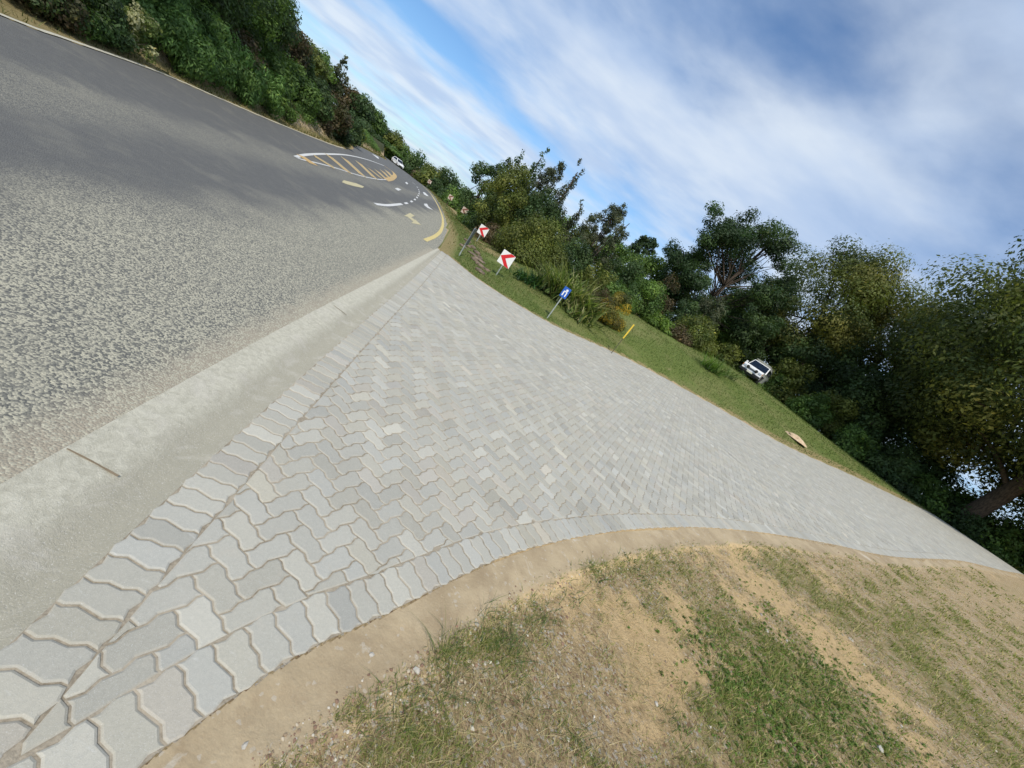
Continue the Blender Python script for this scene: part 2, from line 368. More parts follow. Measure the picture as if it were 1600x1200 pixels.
# soft raised lip of soil beside the pavers
z=z+.012*np.exp(-((-dLO-.5)/.18)**2)*lo_side*nearf
z=np.where(cut,H(x,y)-np.where(inpav&(RG.ravel()<16),.0088,.09),z)
z=np.where(RG.ravel()>150,np.minimum(z,-2+0*z)-.004*(RG.ravel()-150),z)
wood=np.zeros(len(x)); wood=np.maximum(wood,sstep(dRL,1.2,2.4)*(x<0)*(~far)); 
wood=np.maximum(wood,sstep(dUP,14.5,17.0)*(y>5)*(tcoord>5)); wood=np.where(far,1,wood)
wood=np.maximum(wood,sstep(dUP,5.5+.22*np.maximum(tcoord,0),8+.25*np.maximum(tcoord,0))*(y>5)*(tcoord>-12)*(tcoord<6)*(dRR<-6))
lawn=((dUP>0)&(dRR<0)&(y>6)).astype(float)
dry=np.maximum(.62*sstep(-dRR,1.6,.2)*(dRR<0)*(y>13),sstep(dRL,1.5,.6)*(dRL>0)*(x<0))
dry=np.maximum(dry,sstep(dUP,.5+.9*sstep(tcoord,11,20),.12)*(dUP>0)*(y>8)*.85)
dry=np.maximum(dry,(sstep(-dRR,1.5,2.2)*sstep(-dRR,6,3.5)*(s>24)*(dRR<0))*.9)
fg=fbm(x,y,.9,4)
green=np.clip((fg-.40)*3.2,0,1)+.28*sstep(RG.ravel(),3.2,6.)
for (u,v,rad,k) in [(700,1010,.22,.7),(790,1005,.25,.5),(950,900,.35,.5),(1210,1100,.6,.8),(1350,1150,.8,.5),(1000,870,.3,.3),(1050,930,.35,-.5),(970,990,.4,-.7),(930,1060,.3,-.5),(1080,980,.5,-.5),(1400,980,2.,.4),(1150,900,.8,-.4),(1250,1040,.7,.5),(1120,880,.5,-.4)]:
    q=at(u,v); green=green+k*np.exp(-((x-q[0])**2+(y-q[1])**2)/rad**2)
GREEN_PTS=None
green=np.clip(green*.62+(fbm(x,y,3.3,3)-.45)*1.2+(fbm(x,y,9,2)-.5)*.8,0,1)*sstep(-dLO,.28,.52)*lo_side*(1-sstep(RG.ravel(),60,90))
sandy=np.clip(1-green*1.4+(fbm(x,y,.5,3)-.5)*1.5,0,1)*sstep(RG.ravel(),1.6,3.)*(1-.6*sstep(RG.ravel(),6,11))
idx=np.arange(nr*na).reshape(nr,na); nx=np.roll(idx,-1,1)
q=np.stack([idx[:-1],nx[:-1],nx[1:],idx[1:]],-1).reshape(-1,4)
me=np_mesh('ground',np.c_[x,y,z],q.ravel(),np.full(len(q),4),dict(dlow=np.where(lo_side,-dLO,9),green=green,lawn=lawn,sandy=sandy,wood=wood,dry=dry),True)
if me.polygons[5000].normal.z<0: me.flip_normals()
tag(link('ground',me,m_gr),kind='structure')

# ---------------------------------------------------------------- road
n=420; A=resamp(RL,n)
# match the right edge to the left one by position along the road
def match(A,Bp):
    Lb=np.r_[0,np.cumsum(np.linalg.norm(np.diff(Bp,axis=0),axis=1))]; La=np.r_[0,np.cumsum(np.linalg.norm(np.diff(A,axis=0),axis=1))]
    d=((A[:,None]-Bp[None])**2).sum(-1).argmin(1); lb=np.maximum.accumulate(Lb[d]); lb=lb*.97+La/La[-1]*Lb[-1]*.03
    k=np.ones(25)/25; lb=np.convolve(np.r_[[lb[0]]*12,lb,[lb[-1]]*12],k,'valid'); lb[0]=0; lb[-1]=Lb[-1]
    return np.c_[np.interp(lb,Lb,Bp[:,0]),np.interp(lb,Lb,Bp[:,1])]
B=match(A,RRt)
us=1-(1-np.linspace(0,1,41))**1.5
def roadz(x,y,u): return H0(x,y)+.004
me=strip_mesh('road',A,B,40,roadz,lambda x,y,u:dict(ed=np.abs(sdist(x,y,RRt)[0])+np.where(-.292*x+.956*y>15.2,9,0)),us=us)
tag(link('road',me,m_asp),kind='structure')
# pale edging along the far left edge
nl=normals(RL); kE=int(len(RL)*.34); me=strip_mesh('road_edging',RL[:kE],(RL+nl*.11)[:kE],2,lambda x,y,u:H0(x,y)+.02)
tag(link('road_edging',me,m_con),kind='structure')
# markings
def poly_sheet(name,polys,mat,lift=.012):
    bm=bmesh.new()
    for P in polys:
        P=[np.array(p,float) for p in P]
        vs=[bm.verts.new((p[0],p[1],float(H0(p[0],p[1]))+lift)) for p in P]
        try: bm.faces.new(vs)
        except ValueError: pass
    bmesh.ops.triangulate(bm,faces=bm.faces[:]); bmesh.ops.recalc_face_normals(bm,faces=bm.faces[:])
    for f in bm.faces:
        if f.normal.z<0: f.normal_flip()
    me=bpy.data.meshes.new(name); bm.to_mesh(me); bm.free()
    return tag(link(name,me,mat),kind='structure')
def line_polys(px,wd,step=.5,closed=False,raw=False):
    P=[at(*p) for p in px] if not raw else px
    P=smooth(P,step); N=normals(P); return [[P[i]-N[i]*wd/2,P[i+1]-N[i+1]*wd/2,P[i+1]+N[i+1]*wd/2,P[i]+N[i]*wd/2] for i in range(len(P)-1)]
isl=[(461,246),(480,242),(510,241),(545,243),(575,250),(600,259),(613,268),(617,274),(612,279),(603,281),(588,280),(560,274),(525,263),(495,255),(473,250),(461,246)]
poly_sheet('island_outline_white',line_polys(isl[:6],.12)+line_polys(isl[9:],.08),m_white)
poly_sheet('island_outline_ochre',line_polys(isl[5:10],.4),m_oran)
hat=[((473,248),(487,253)),((491,244),(522,263)),((513,243),(545,270)),((538,248),(567,275)),((560,254),(586,279)),((577,264),(596,279)),((589,267),(603,280)),((597,267),(609,279)),((604,267),(613,277))]
po=[];pw=[]
for a_,b_ in hat:
    a2=at(*a_);b2=at(*b_); po+=line_polys([a2,b2],.5,raw=True); 
poly_sheet('island_hatching',po,m_oran,.014)
for k,(a_,b_) in enumerate(hat[1:]):
    a2=at(*a_);b2=at(*b_); d=(b2-a2)/np.linalg.norm(b2-a2); nn=np.array([-d[1],d[0]])*.21
    pw+=line_polys([a2+nn,b2+nn],.09,raw=True)+line_polys([a2-nn,b2-nn],.09,raw=True)
poly_sheet('hatching_border',pw,m_pale,.017)
def pxpoly(pts): return [at(*p) for p in pts]
poly_sheet('yellow_lane_arrow',[pxpoly([(534,285),(537,282),(545,284),(557,287),(569,292),(566,294),(552,291),(541,288)]),
   pxpoly([(631.3,337.5),(640.5,333),(648,337.5),(641,340.2)]),pxpoly([(637,339.4),(641,338.6),(650,345.5),(647,347.4)]),pxpoly([(649,343.6),(658,352),(642.5,348.6)])],m_pale)
poly_sheet('white_lane_arrow',[pxpoly([(662.4,318.4),(667,318.4),(669.7,323),(676.4,328.4),(668,325),(663,321)]),pxpoly([(660.5,300),(664,301),(669.7,306.5),(667,306.5),(662.4,303.8)]),
   pxpoly([(616.7,294.7),(621.3,293.7),(627,296.5),(622.2,298.3)]),pxpoly([(632.8,285.5),(635,284.3),(637.7,287),(636,288.3)]),pxpoly([(581,240.3),(584,241.7),(591,245.4),(592,248.7),(589.4,247.2)])],m_white)
wl=smooth([at(*p) for p in [(586,319),(606,321),(628,319),(643,315),(652,308),(655,299),(650,290),(642,283)]],.25)
L0=line_polys([at(*p) for p in [(586,319),(606,321),(628,319)]],.15,raw=True)
i0=int(np.linalg.norm(wl-at(630,319),axis=1).argmin()); seg=[]
i=i0+3
while i+6<len(wl): seg+=line_polys([wl[i],wl[i+6]],.13,raw=True); i+=14
poly_sheet('centre_line',L0+seg,m_white)
poly_sheet('yellow_edge_line',line_polys([(664,376),(680,369),(689,360),(692,348),(690,335),(683,319),(673,303),(661,291)],.17),m_yell)

# ---------------------------------------------------------------- concrete channel
n=260; A=resamp(CO,n); B=resamp(HO,n)
prof=lambda u:.006-.034*sstep(u,.35,.8)+.022*sstep(u,.85,1.0)
me=strip_mesh('concrete_channel',A,B,22,lambda x,y,u:H0(x,y)+prof(u)+(fbm(x,y,7,3)-.5)*.012*sstep(u,.3,.9),lambda x,y,u:dict(cu=u))
tag(link('concrete_channel',me,m_con),kind='structure')
# expansion joints across the channel
jm=simple('joint_dark',(.20,.155,.10),.95)
j=[]
for (p1,p2,wd) in [((104,703),(184,746),.010),((521,478),(541,493),.012)]:
    a2=at(*p1);b2=at(*p2); P=smooth([a2,(a2+b2)/2+np.array([.006,.004]),b2],.03); N=normals(P); 
    for i in range(len(P)-1):
        w1=wd*(.7+.6*vnoise(P[i,0],P[i,1],30)); w2=wd*(.7+.6*vnoise(P[i+1,0],P[i+1,1],30)); j.append([P[i]-N[i]*w1/2,P[i+1]-N[i+1]*w2/2,P[i+1]+N[i+1]*w2/2,P[i]+N[i]*w1/2])
poly_sheet('channel_joint',j,jm,.0095)

# ---------------------------------------------------------------- pavers
U_=.1165
a_,b_=.035,.10
def prof_pts(par): return [(.24,-a_),(.60,b_)] if par==0 else [(.40,-b_),(.76,a_)]
def unit_poly(i,j,w_,h_):
    """paver covering cells i..i+w, j..j+h (lattice units), zigzag outline, CCW, 3 pts per lattice edge"""
    P=[]
    for k in range(w_):
        P.append((i+k,j)); P+=[(i+k+t_,j+o_) for t_,o_ in prof_pts((i+k+j)&1)]
    for k in range(h_):
        P.append((i+w_,j+k)); P+=[(i+w_+o_,j+k+t_) for t_,o_ in prof_pts((i+w_+j+k+1)&1)]
    for k in range(w_-1,-1,-1):
        P.append((i+k+1,j+h_)); P+=[(i+k+t_,j+h_+o_) for t_,o_ in reversed(prof_pts((i+k+j+h_)&1))]
    for k in range(h_-1,-1,-1):
        P.append((i,j+k+1)); P+=[(i+o_,j+k+t_) for t_,o_ in reversed(prof_pts((i+j+k+1)&1))]
    return np.array(P,float)
polys=[]   # all pavers as xy arrays
HI=HO-normals(HO)*.233   # inner line of the channel header (right side)
LI=LO+normals(LO)*.233
UI=UPR-normals(UPR)*.233
def clip_poly(P,Q,keep_left):
    """clip P by the line of the nearest segment of polyline Q"""
    c_=P.mean(0); d,i=sdist(np.array([c_[0]]),np.array([c_[1]]),Q); i=i[0]; A_=Q[max(i-1,0)]; B_=Q[min(i+2,len(Q)-1)]; D=B_-A_
    s_=(D[0]*(P[:,1]-A_[1])-D[1]*(P[:,0]-A_[0]))*(1 if keep_left else -1)/np.linalg.norm(D)-.002
    if (s_>=0).all(): return P
    if (s_<0).all(): return None
    out=[]
    for k in range(len(P)):
        k2=(k+1)%len(P)
        if s_[k]>=0: out.append(P[k])
        if (s_[k]>=0)!=(s_[k2]>=0): out.append(P[k]+(P[k2]-P[k])*s_[k]/(s_[k]-s_[k2]))
    return np.array(out) if len(out)>3 else None
def area(P): return .5*abs(np.sum(P[:,0]*np.roll(P[:,1],-1)-np.roll(P[:,0],-1)*P[:,1]))
def header(Pl,side,clip=None,skip=0):
    N=normals(Pl)*side; L=len(Pl)-1; res=[]
    for k in range(skip,L):
        if k+2>L: break
        u0=unit_poly(0,0,1,2) if k%2==0 else unit_poly(1,0,1,2)-np.array([1,0])
        kk=np.clip(k+u0[:,0],0,L); i=np.floor(kk).astype(int); i=np.minimum(i,L-1); f_=(kk-i)[:,None]
        P=(Pl[i]*(1-f_)+Pl[i+1]*f_)+(N[i]*(1-f_)+N[i+1]*f_)*(u0[:,1:2]*U_)
        if side<0: P=P[::-1]
        if clip is not None: P=clip_poly(P,*clip) 
        if P is not None and area(P)>.0012: res.append(P)
    return res
polys+=header(HO,-1)
polys+=header(LO,1,(HI,False))
nh=len(polys)
up_h=header(UPR,-1,(HI,False)); polys+=up_h
# field: herringbone at 45 degrees to the channel
ang=R_(90-16.5); ca,sa_=math.cos(ang),math.sin(ang); Rm=np.array([[ca,sa_],[-sa_,ca]])
org=np.array([-.62,1.0])
rngi=range(-70,470)
cells=[]
for i in range(-260,520):
    for j_ in range(-420,420):
        m4=(i-j_)%4
        if m4==0: cells.append((i,j_,2,1))
        elif m4==3: cells.append((i,j_,1,2))
cells=np.array(cells); cen=(cells[:,:2]+cells[:,2:]/2)@Rm*U_+org
ok=(cen[:,0]>-7)&(cen[:,0]<44)&(cen[:,1]>-2)&(cen[:,1]<38); cells=cells[ok]; cen=cen[ok]
dl_,_=sdist(cen[:,0],cen[:,1],LI[::2]); dh_,_=sdist(cen[:,0],cen[:,1],HI[::4]); du_,_=sdist(cen[:,0],cen[:,1],UI[::3])
ok=(dl_>-.13)&(dh_<.13)&(du_<.13); cells=cells[ok]; dl_=dl_[ok]; dh_=dh_[ok]; du_=du_[ok]; cen=cen[ok]
for k in range(len(cells)):
    P=unit_poly(*cells[k])@Rm*U_+org
    if dl_[k]<.16: P=clip_poly(P,LI,True)
    if P is not None and dh_[k]>-.16: P=clip_poly(P,HI,False)
    if P is not None and du_[k]>-.16: P=clip_poly(P,UI,False)
    if P is not None and area(P)>.0022: polys.append(P)
def inset(P,d):
    e=np.roll(P,-1,0)-P; l=np.linalg.norm(e,axis=1); l[l<1e-6]=1e-6; nrm=np.c_[-e[:,1],e[:,0]]/l[:,None]
    n0_=np.roll(nrm,1,0); b2=nrm+n0_; k=1+(nrm*n0_).sum(1); k=np.maximum(k,.45); return P+b2/k[:,None]*d
V=[];FF=[];LT=[];CC=[];off=0
tone=np.random.RandomState(3)
for P in polys:
    sa2=np.sum(P[:,0]*np.roll(P[:,1],-1)-np.roll(P[:,0],-1)*P[:,1])
    if sa2<0: P=P[::-1]
    c_=P.mean(0); dist=np.hypot(*c_); n=len(P)
    for _ in range(3):
        keep=np.linalg.norm(P-np.roll(P,1,0),axis=1)>.011
        if keep.all(): break
        i_=int(np.argmin(keep)); P=np.delete(P,i_,0)
    n=len(P)
    if n<3: continue
    zt=.003+np.clip(tone.randn(),-1.5,2)*.0013; tx,ty=np.clip(tone.randn(2),-1.6,1.6)*.007
    g=.0036 if dist<7 else .0024
    rings=[(inset(P,g),-.012)] if dist<14 else []
    if n>6: rings+=[(inset(P,g+.0006),-.0045),(inset(P,g+(.0078 if dist<6 else .0055)),0.)]
    else: rings+=[(inset(P,g),-.002),(inset(P,g+.001),0.)]
    base=H0(P[:,0],P[:,1])+zt+(P-c_)@np.array([tx,ty])
    for Q,dz in rings: V.append(np.c_[Q,base+dz])
    m=len(rings); ar=np.arange(n); nx_=(ar+1)%n
    for k in range(m-1):
        FF.append(np.stack([off+k*n+ar,off+k*n+nx_,off+(k+1)*n+nx_,off+(k+1)*n+ar],-1).ravel()); LT.append(np.full(n,4))
    FF.append(off+(m-1)*n+ar); LT.append([n])
    k=tone.rand(); br=.372+.026*tone.randn()
    if k>.94: br+=.06
    br=np.clip(br,.27,.56); tint=np.array([1.035,1.0,.855])+tone.randn()*np.array([.014,.003,-.017])+(np.array([.03,-.005,-.01]) if tone.rand()>.9 else 0)
    cc=br*tint; CC.append(np.tile(cc,(n*m,1))); 
    if m>1:   # dusty arris
        e=CC[-1]; e[:-n]=e[:-n]*.6+np.array([.44,.395,.315])*.4
    off+=n*m
me=np_mesh('block_paving',np.concatenate(V),np.concatenate(FF),np.concatenate(LT),dict(pc=np.concatenate(CC)))
tag(link('block_paving',me,m_pav),kind='structure')
print('pavers',len(polys))
# joint sand sheet, a grid clipped by centre
gx=[];fx=[];
def bed():
    # strips: between LO and UPR matched by arc (covers the mouth), built as fan-like grid from LO to its nearest far side
    nA=300; A=resamp(LO,nA); 
    q=np.r_[HO[::3],UPR[::3]]; Bq=resamp(q,nA*3)
    d=np.linspace(0,len(Bq)-1,nA).astype(int); return A,Bq[d]
A,B=bed()
me=strip_mesh('paving_joint_sand',A,B,60,lambda x,y,u:H0(x,y)-.0045+(fbm(x,y,25,2)-.5)*.003)
tag(link('paving_joint_sand',me,m_bed),kind='structure')

# ---------------------------------------------------------------- foliage
def leaf_mesh(name,clumps,rs,size,cover=1.,cap=20000,aspect=.55,up=.35,droop=0,tones=None,shell=.55,colvar=.15):
    """clumps: rows (x,y,z,rx,rz,tone index)"""
    cl=np.asarray(clumps,float); wgt=cl[:,3]*(cl[:,3]+cl[:,4])
    tot=int(min(cap,cover*wgt.sum()*2*math.pi/(size*size*aspect)*.5)); cnt=rs.multinomial(max(tot,50),wgt/wgt.sum())
    ci=np.repeat(np.arange(len(cl)),cnt); N=len(ci)
    d=rs.randn(N,3); d/=np.linalg.norm(d,axis=1)[:,None]
    rad=(shell+(1.06-shell)*rs.rand(N)**.7)*(1+.09*rs.randn(N)*(rs.rand(N)>.6))
    c_=cl[ci]; P=c_[:,:3]+d*rad[:,None]*np.c_[c_[:,3],c_[:,3],c_[:,4]]
    nrm=d*1.35+rs.randn(N,3)*.40+np.array([0,0,up]); nrm/=np.linalg.norm(nrm,axis=1)[:,None]
    tdir=rs.randn(N,3)+d*.6+np.array([0,0,-droop]); tdir-=nrm*(tdir*nrm).sum(1)[:,None]; tdir/=np.linalg.norm(tdir,axis=1)[:,None]+1e-9
    bdir=np.cross(nrm,tdir); L=size*(.45+1.1*rs.rand(N)**1.5)[:,None]; W=L*aspect
    v=np.stack([P-tdir*L*.5,P+bdir*W*.5,P+tdir*L*.5-nrm*L*.08,P-bdir*W*.5],1).reshape(-1,3)
    tn=np.asarray(tones if tones is not None else [(.06,.09,.025)],float); base=tn[(c_[:,5].astype(int))%len(tn)]
    ctone=(1+.16*rs.randn(len(cl)))[ci]
    col=base*np.clip(ctone*(1+colvar*rs.randn(N)),.45,1.8)[:,None]
    yl=rs.rand(N)[:,None]; col=np.where(yl>.96,col*np.array([1.4,1.2,.9]),col)
    col=np.repeat(np.clip(col,0.004,.6),4,axis=0)
    return np_mesh(name,v,np.arange(4*N),np.full(N,4),dict(lc=col))
def tube_geo(paths,sides=7):
    V=[];Fc=[];off=0
    for pts,rad in paths:
        pts=np.asarray(pts,float); n=len(pts); d=np.gradient(pts,axis=0); d/=np.linalg.norm(d,axis=1)[:,None]+1e-9
        up=np.array([.3,.9,.1]); a=np.cross(d,up); a/=np.linalg.norm(a,axis=1)[:,None]+1e-9; b=np.cross(d,a)
        th_=np.linspace(0,2*np.pi,sides,endpoint=False)
        ring=pts[:,None]+(a[:,None]*np.cos(th_)[None,:,None]+b[:,None]*np.sin(th_)[None,:,None])*np.asarray(rad)[:,None,None]
        V.append(ring.reshape(-1,3)); idx=np.arange(n*sides).reshape(n,sides)+off; nx_=np.roll(idx,-1,1)
        Fc.append(np.stack([idx[:-1],idx[1:],nx_[1:],nx_[:-1]],-1).reshape(-1,4)); off+=n*sides
    V=np.concatenate(V);Fc=np.concatenate(Fc); return V,Fc
def tube_obj(name,paths,mat,parent=None,sides=7):
    V,Fc=tube_geo(paths,sides); return link(name,np_mesh(name,V,Fc.ravel(),np.full(len(Fc),4),None,True),mat,parent)
def bend(a,b,rs,k=.12,n=6):
    a=np.array(a,float);b=np.array(b,float); L=np.linalg.norm(b-a); m_=rs.randn(3)*k*L
    t_=np.linspace(0,1,n)[:,None]; return a*(1-t_)+b*t_+m_*(t_*(1-t_))*2
TONES=dict(
 olive=[(.09,.11,.025),(.12,.135,.03),(.06,.082,.02)],
 green=[(.062,.105,.024),(.085,.135,.03),(.042,.076,.02)],
 bright=[(.085,.14,.022),(.105,.155,.03),(.06,.10,.02)],
 dark=[(.026,.045,.016),(.036,.056,.018),(.02,.034,.013)],
 pine=[(.026,.048,.018),(.036,.06,.02),(.018,.034,.014)],
 grey=[(.07,.085,.045),(.09,.10,.055),(.05,.064,.034)],
 wattle=[(.075,.088,.022),(.115,.115,.028),(.05,.066,.02),(.04,.056,.018)],
 brown=[(.085,.068,.035),(.07,.07,.03),(.10,.075,.04)],
 yellow=[(.36,.26,.03),(.10,.12,.03),(.20,.17,.04),(.08,.085,.03)],
 cream=[(.08,.11,.03),(.09,.12,.035),(.3,.3,.17)],
 fern=[(.075,.13,.036),(.10,.165,.045),(.05,.095,.026)])
for k_,f_ in dict(olive=1.35,green=1.65,bright=1.5,dark=2.4,pine=1.7,wattle=1.75,brown=1.2,fern=1.75,cream=1.5,grey=1.15).items(): TONES[k_]=[tuple(v*f_ for v in q) for q in TONES[k_]]
def clumps_for(kind,h,w,rs):
    cl=[];br=[]; R=w/2
    if kind in('bush','mound'):
        n=30 if kind=='bush' else 34
        for k in range(n):
            d=rs.randn(3); d[2]=abs(d[2])*1.0; d/=np.linalg.norm(d); q=.55+.3*rs.rand()
            r_=R*(.22+.16*rs.rand()); cl.append((d[0]*R*q,d[1]*R*q,max(.12*h,d[2]*h*.80*(q+.1)),r_,min(r_,h*.28),rs.randint(4)))
        for k in range(6): a=rs.rand()*6.28; cl.append((math.cos(a)*R*.6,math.sin(a)*R*.6,h*.15,R*.35,h*.2,rs.randint(4)))
        for k in range(5): c_=cl[rs.randint(n)]; br.append((bend((0,0,-.1),(c_[0],c_[1],c_[2]),rs),np.linspace(.05,.015,6)*max(h,1.5)/2.5))
    elif kind in('round','feather'):
        z0=.06*h if kind=='round' else .12*h; n=60 if kind=='round' else (90 if w<16 else 190)
        tr=bend((0,0,-.3),(rs.randn()*.06*w,rs.randn()*.06*w,h*.62),rs,.06,8); br.append((tr,np.linspace(h*.026,h*.012,8)))
        zc=(z0+h)/2; hz_=(h-z0)/2
        for k in range(n):
            d=rs.randn(3); d/=np.linalg.norm(d); 
            q=(.5+.38*rs.rand()); r_=R*(.20+.15*rs.rand())*(1.0 if kind=='round' else (1.05 if w<16 else .72))
            z=zc+d[2]*hz_*min(q+.06,.86); c_=(d[0]*R*q,d[1]*R*q,z)
            cl.append((*c_,r_,r_*(.72 if kind=='feather' else .85),rs.randint(4)))
            if k%5==0:
                s_=tr[rs.randint(2,8)]; br.append((bend(s_,c_,rs,.15),np.linspace(h*.008,h*.002,6)))
    elif kind=='pine':
        tr=bend((0,0,-.3),(w*.10,w*.05,h*.86),rs,.10,9); br.append((tr,np.linspace(h*.024,h*.008,9)))
        for k in range(105):
            zz=.25+.72*rs.rand(); env=math.sin(min(1,(1.06-zz)/.45)*math.pi/2)
            a=rs.rand()*6.28; q=env*(.35+.65*rs.rand()**.6)
            c_=(math.cos(a)*R*q+tr[6][0]*.6,math.sin(a)*R*q,zz*h-.05*h*q); r_=w*(.070+.045*rs.rand())
            cl.append((*c_,r_,r_*.62,rs.randint(4)))
            cl.append((c_[0]+rs.randn()*r_*.8,c_[1]+rs.randn()*r_*.8,c_[2]+r_*.5,r_*.7,r_*.55,rs.randint(4)))
            s_=tr[min(8,max(3,int(zz*8.2)-1))]; br.append((bend(s_,(c_[0],c_[1],c_[2]-r_*.3),rs,.14),np.linspace(h*.0045,h*.0015,6)))
    elif kind=='spire':
        for m_ in range(3 if w>2 else 1):
            ox=(rs.rand()-.5)*w*.55; oy=(rs.rand()-.5)*w*.5; hh=h*(1 if m_==0 else .68+.25*rs.rand()); lean=rs.randn()*.03
            if m_==0: ox=oy=0
            br.append((bend((ox*.3,oy*.3,-.2),(ox,oy,hh*.9),rs,.03),np.linspace(h*.014,h*.004,6)))
            ww=w*(.75 if w>2 else 1.15)
            for k in range(17):
                q=.06+.94*(k/16); r_=ww*.5*(1.05-q)**.55*(.75+.4*rs.rand()); 
                cl.append((ox+rs.randn()*.18*ww+lean*q*hh,oy+rs.randn()*.18*ww,q*hh-.02*h,max(r_,.10*ww),max(r_*1.5,.2*ww),rs.randint(4)))
    elif kind=='wispy':
        for m_ in range(4):
            e=(rs.randn()*.22*w,rs.randn()*.22*w,h*(.7+.2*rs.rand())); br.append((bend((0,0,-.2),e,rs,.08),np.linspace(h*.012,h*.004,6)))
        for k in range(75):
            zz=.3+.69*rs.rand(); env=math.sin(min(1,(1.03-zz)/.5)*math.pi/2)*.9; a=rs.rand()*6.28; q=env*rs.rand()**.5
            c_=(math.cos(a)*R*q,math.sin(a)*R*q,zz*h); r_=w*(.055+.06*rs.rand()); cl.append((*c_,r_,r_*.9,rs.randint(4)))
            if k%2==0: br.append((bend((c_[0]*.25,c_[1]*.25,zz*h*.72),c_,rs,.12,5),np.linspace(h*.003,h*.001,5)))
    return cl,br
seed=[100]
def tree(p,h,w,kind,tone,label,cat='tree',group=None,d=None,cover=None,cap=None,name=None,leaf=None,base=None,dz=-.05):
    seed[0]+=1; rs=np.random.RandomState(seed[0]); d=d or float(np.hypot(*p)); cl,br=clumps_for(kind,h,w,rs)
    nm=name or ('shrub' if kind in('bush','mound') else 'tree'); root=empty(nm,(p[0],p[1],(hz(p) if base is None else base)+dz),rs.rand()*6.28 if kind!='pine' else R_(-20),label,cat,group)
    size=leaf or max(.06,d*.0046); asp=.58; droop=0
    if kind=='pine': asp=.45; size*=1.1
    if kind=='feather': droop=.8; asp=.5; size*=.95
    if kind=='mound': droop=1.6; asp=.3; size*=1.5
    if kind=='wispy': asp=.48
    cv=(cover or 1)*dict(bush=1.7,mound=1.8,round=1.7,feather=2.3,pine=2.6,spire=2.3,wispy=1.9)[kind]
    me=leaf_mesh('crown' if nm=='tree' else 'foliage',cl,rs,size,cv,cap or 30000,asp,.35,droop,TONES[tone],.35 if kind in('wispy','pine') else .5)
    link('crown' if nm=='tree' else 'foliage',me,m_leaf,root)
    if nm=='tree': tube_obj('trunk',[br[0]],m_bark,root,8)
    if len(br)>1: tube_obj('limb' if nm=='tree' else 'stems',br[1:] if nm=='tree' else br,m_bark,root,5)
    return root
def pol(a,d): return (math.sin(R_(a))*d,math.cos(R_(a))*d)
def ztop(e,d): return CAMH+d*math.tan(R_(e))
def tree_ae(a,e,d,w,kind,tone,label,**k):
    p=pol(a,d); b=hz(p); h=ztop(e,d)-b; return tree(p,h,w,kind,tone,label,d=d,**k)
def tree_px(u,v,d,w,kind,tone,label,**k):
    A_,E_=azel(u,v); return tree_ae(math.degrees(A_),math.degrees(E_),d,w,kind,tone,label,**k)
#TREES_BEGIN
G1='trees of the thicket behind the lawn'; G2='shrubs along the back of the lawn'; G3='bushes on the bank across the road'; G4='trees along the distant road'
tree_ae(46,28,42,24,'feather','wattle','huge spreading wattle at the far right with a thick brown trunk',group=G1,cover=1.2,cap=190000,leaf=.27)
tree_ae(24.5,20.8,50,12.5,'feather','wattle','tall billowy wattle with a rounded yellow-green top, behind and above the parked off-roader',group=G1,cap=90000)
tree_ae(31.5,19.6,52,11,'feather','wattle','tall wattle with a flat dark top standing between the rounded wattle and the huge one',group=G1,cap=70000)
tree_ae(37.5,24,48,10.5,'feather','wattle','tall yellow-green wattle rising just left of the huge spreading one',group=G1,cap=70000)
tree_ae(13.8,18.4,46,12.5,'pine','pine','big dark pine with open clumped branches against the sky, tallest left of the wattles',group=G1,cap=70000)
tree_ae(8.4,11.4,52,5,'pine','pine','small ragged pine on the skyline at the left foot of the big pine',group=G1)
tree_ae(3.4,9.8,50,5,'pine','pine','small dark pine on the skyline right of the thin grey-green tree',group=G1)
tree_ae(19.5,13.5,50,7.5,'round','wattle','olive tree filling the gap between the pine and the rounded wattle',group=G1)
tree_ae(28.5,12.5,47,8,'round','dark','dark round tree low in front of the rounded wattle',group=G1)
tree_ae(34.5,12,46,8,'round','dark','dark tree under the crown of the flat-topped wattle',group=G1,cover=.8)
tree_ae(40.5,9.5,46,7,'round','dark','low dark tree left of the thick trunk at the far right',group=G1,cover=.7)
tree_ae(53,14,46,11,'round','dark','dark tree at the right edge behind the thick trunk',group=G1,cover=.8)
tree_ae(-1.7,11.2,38,4.8,'wispy','grey','thin grey-green feathery tree on the skyline above the flax clump',group=G1,cap=26000)
tree_ae(-6.2,8.6,38,1.3,'spire','grey','short slim conifer tip alone in the sky gap',group=G1)
tree_ae(-9.2,12.2,41,1.7,'spire','grey','slim leaning conifer, rightmost spire of the tall group',group=G1)
tree_ae(-11.6,10.6,41,4.2,'wispy','grey','loose see-through tree between two conifer spires',group=G1,cap=20000)
tree_ae(-14,10.9,41,2.4,'spire','dark','tallest pointed conifer in the middle of the tall group',group=G1)
tree_ae(-16.0,9,42,2.3,'spire','dark','pointed conifer left in the tall group, shorter than its neighbour',group=G1)
tree_ae(-18,6.9,46,4.6,'round','dark','dark round tree at the left foot of the conifer spires',group=G1)
tree_ae(-14.6,7.6,38,5,'round','olive','dark olive tree in front of the conifer spires',group=G1)
tree_ae(-10.4,7.4,37,4.5,'round','dark','dark tree right below the see-through tree',group=G1)
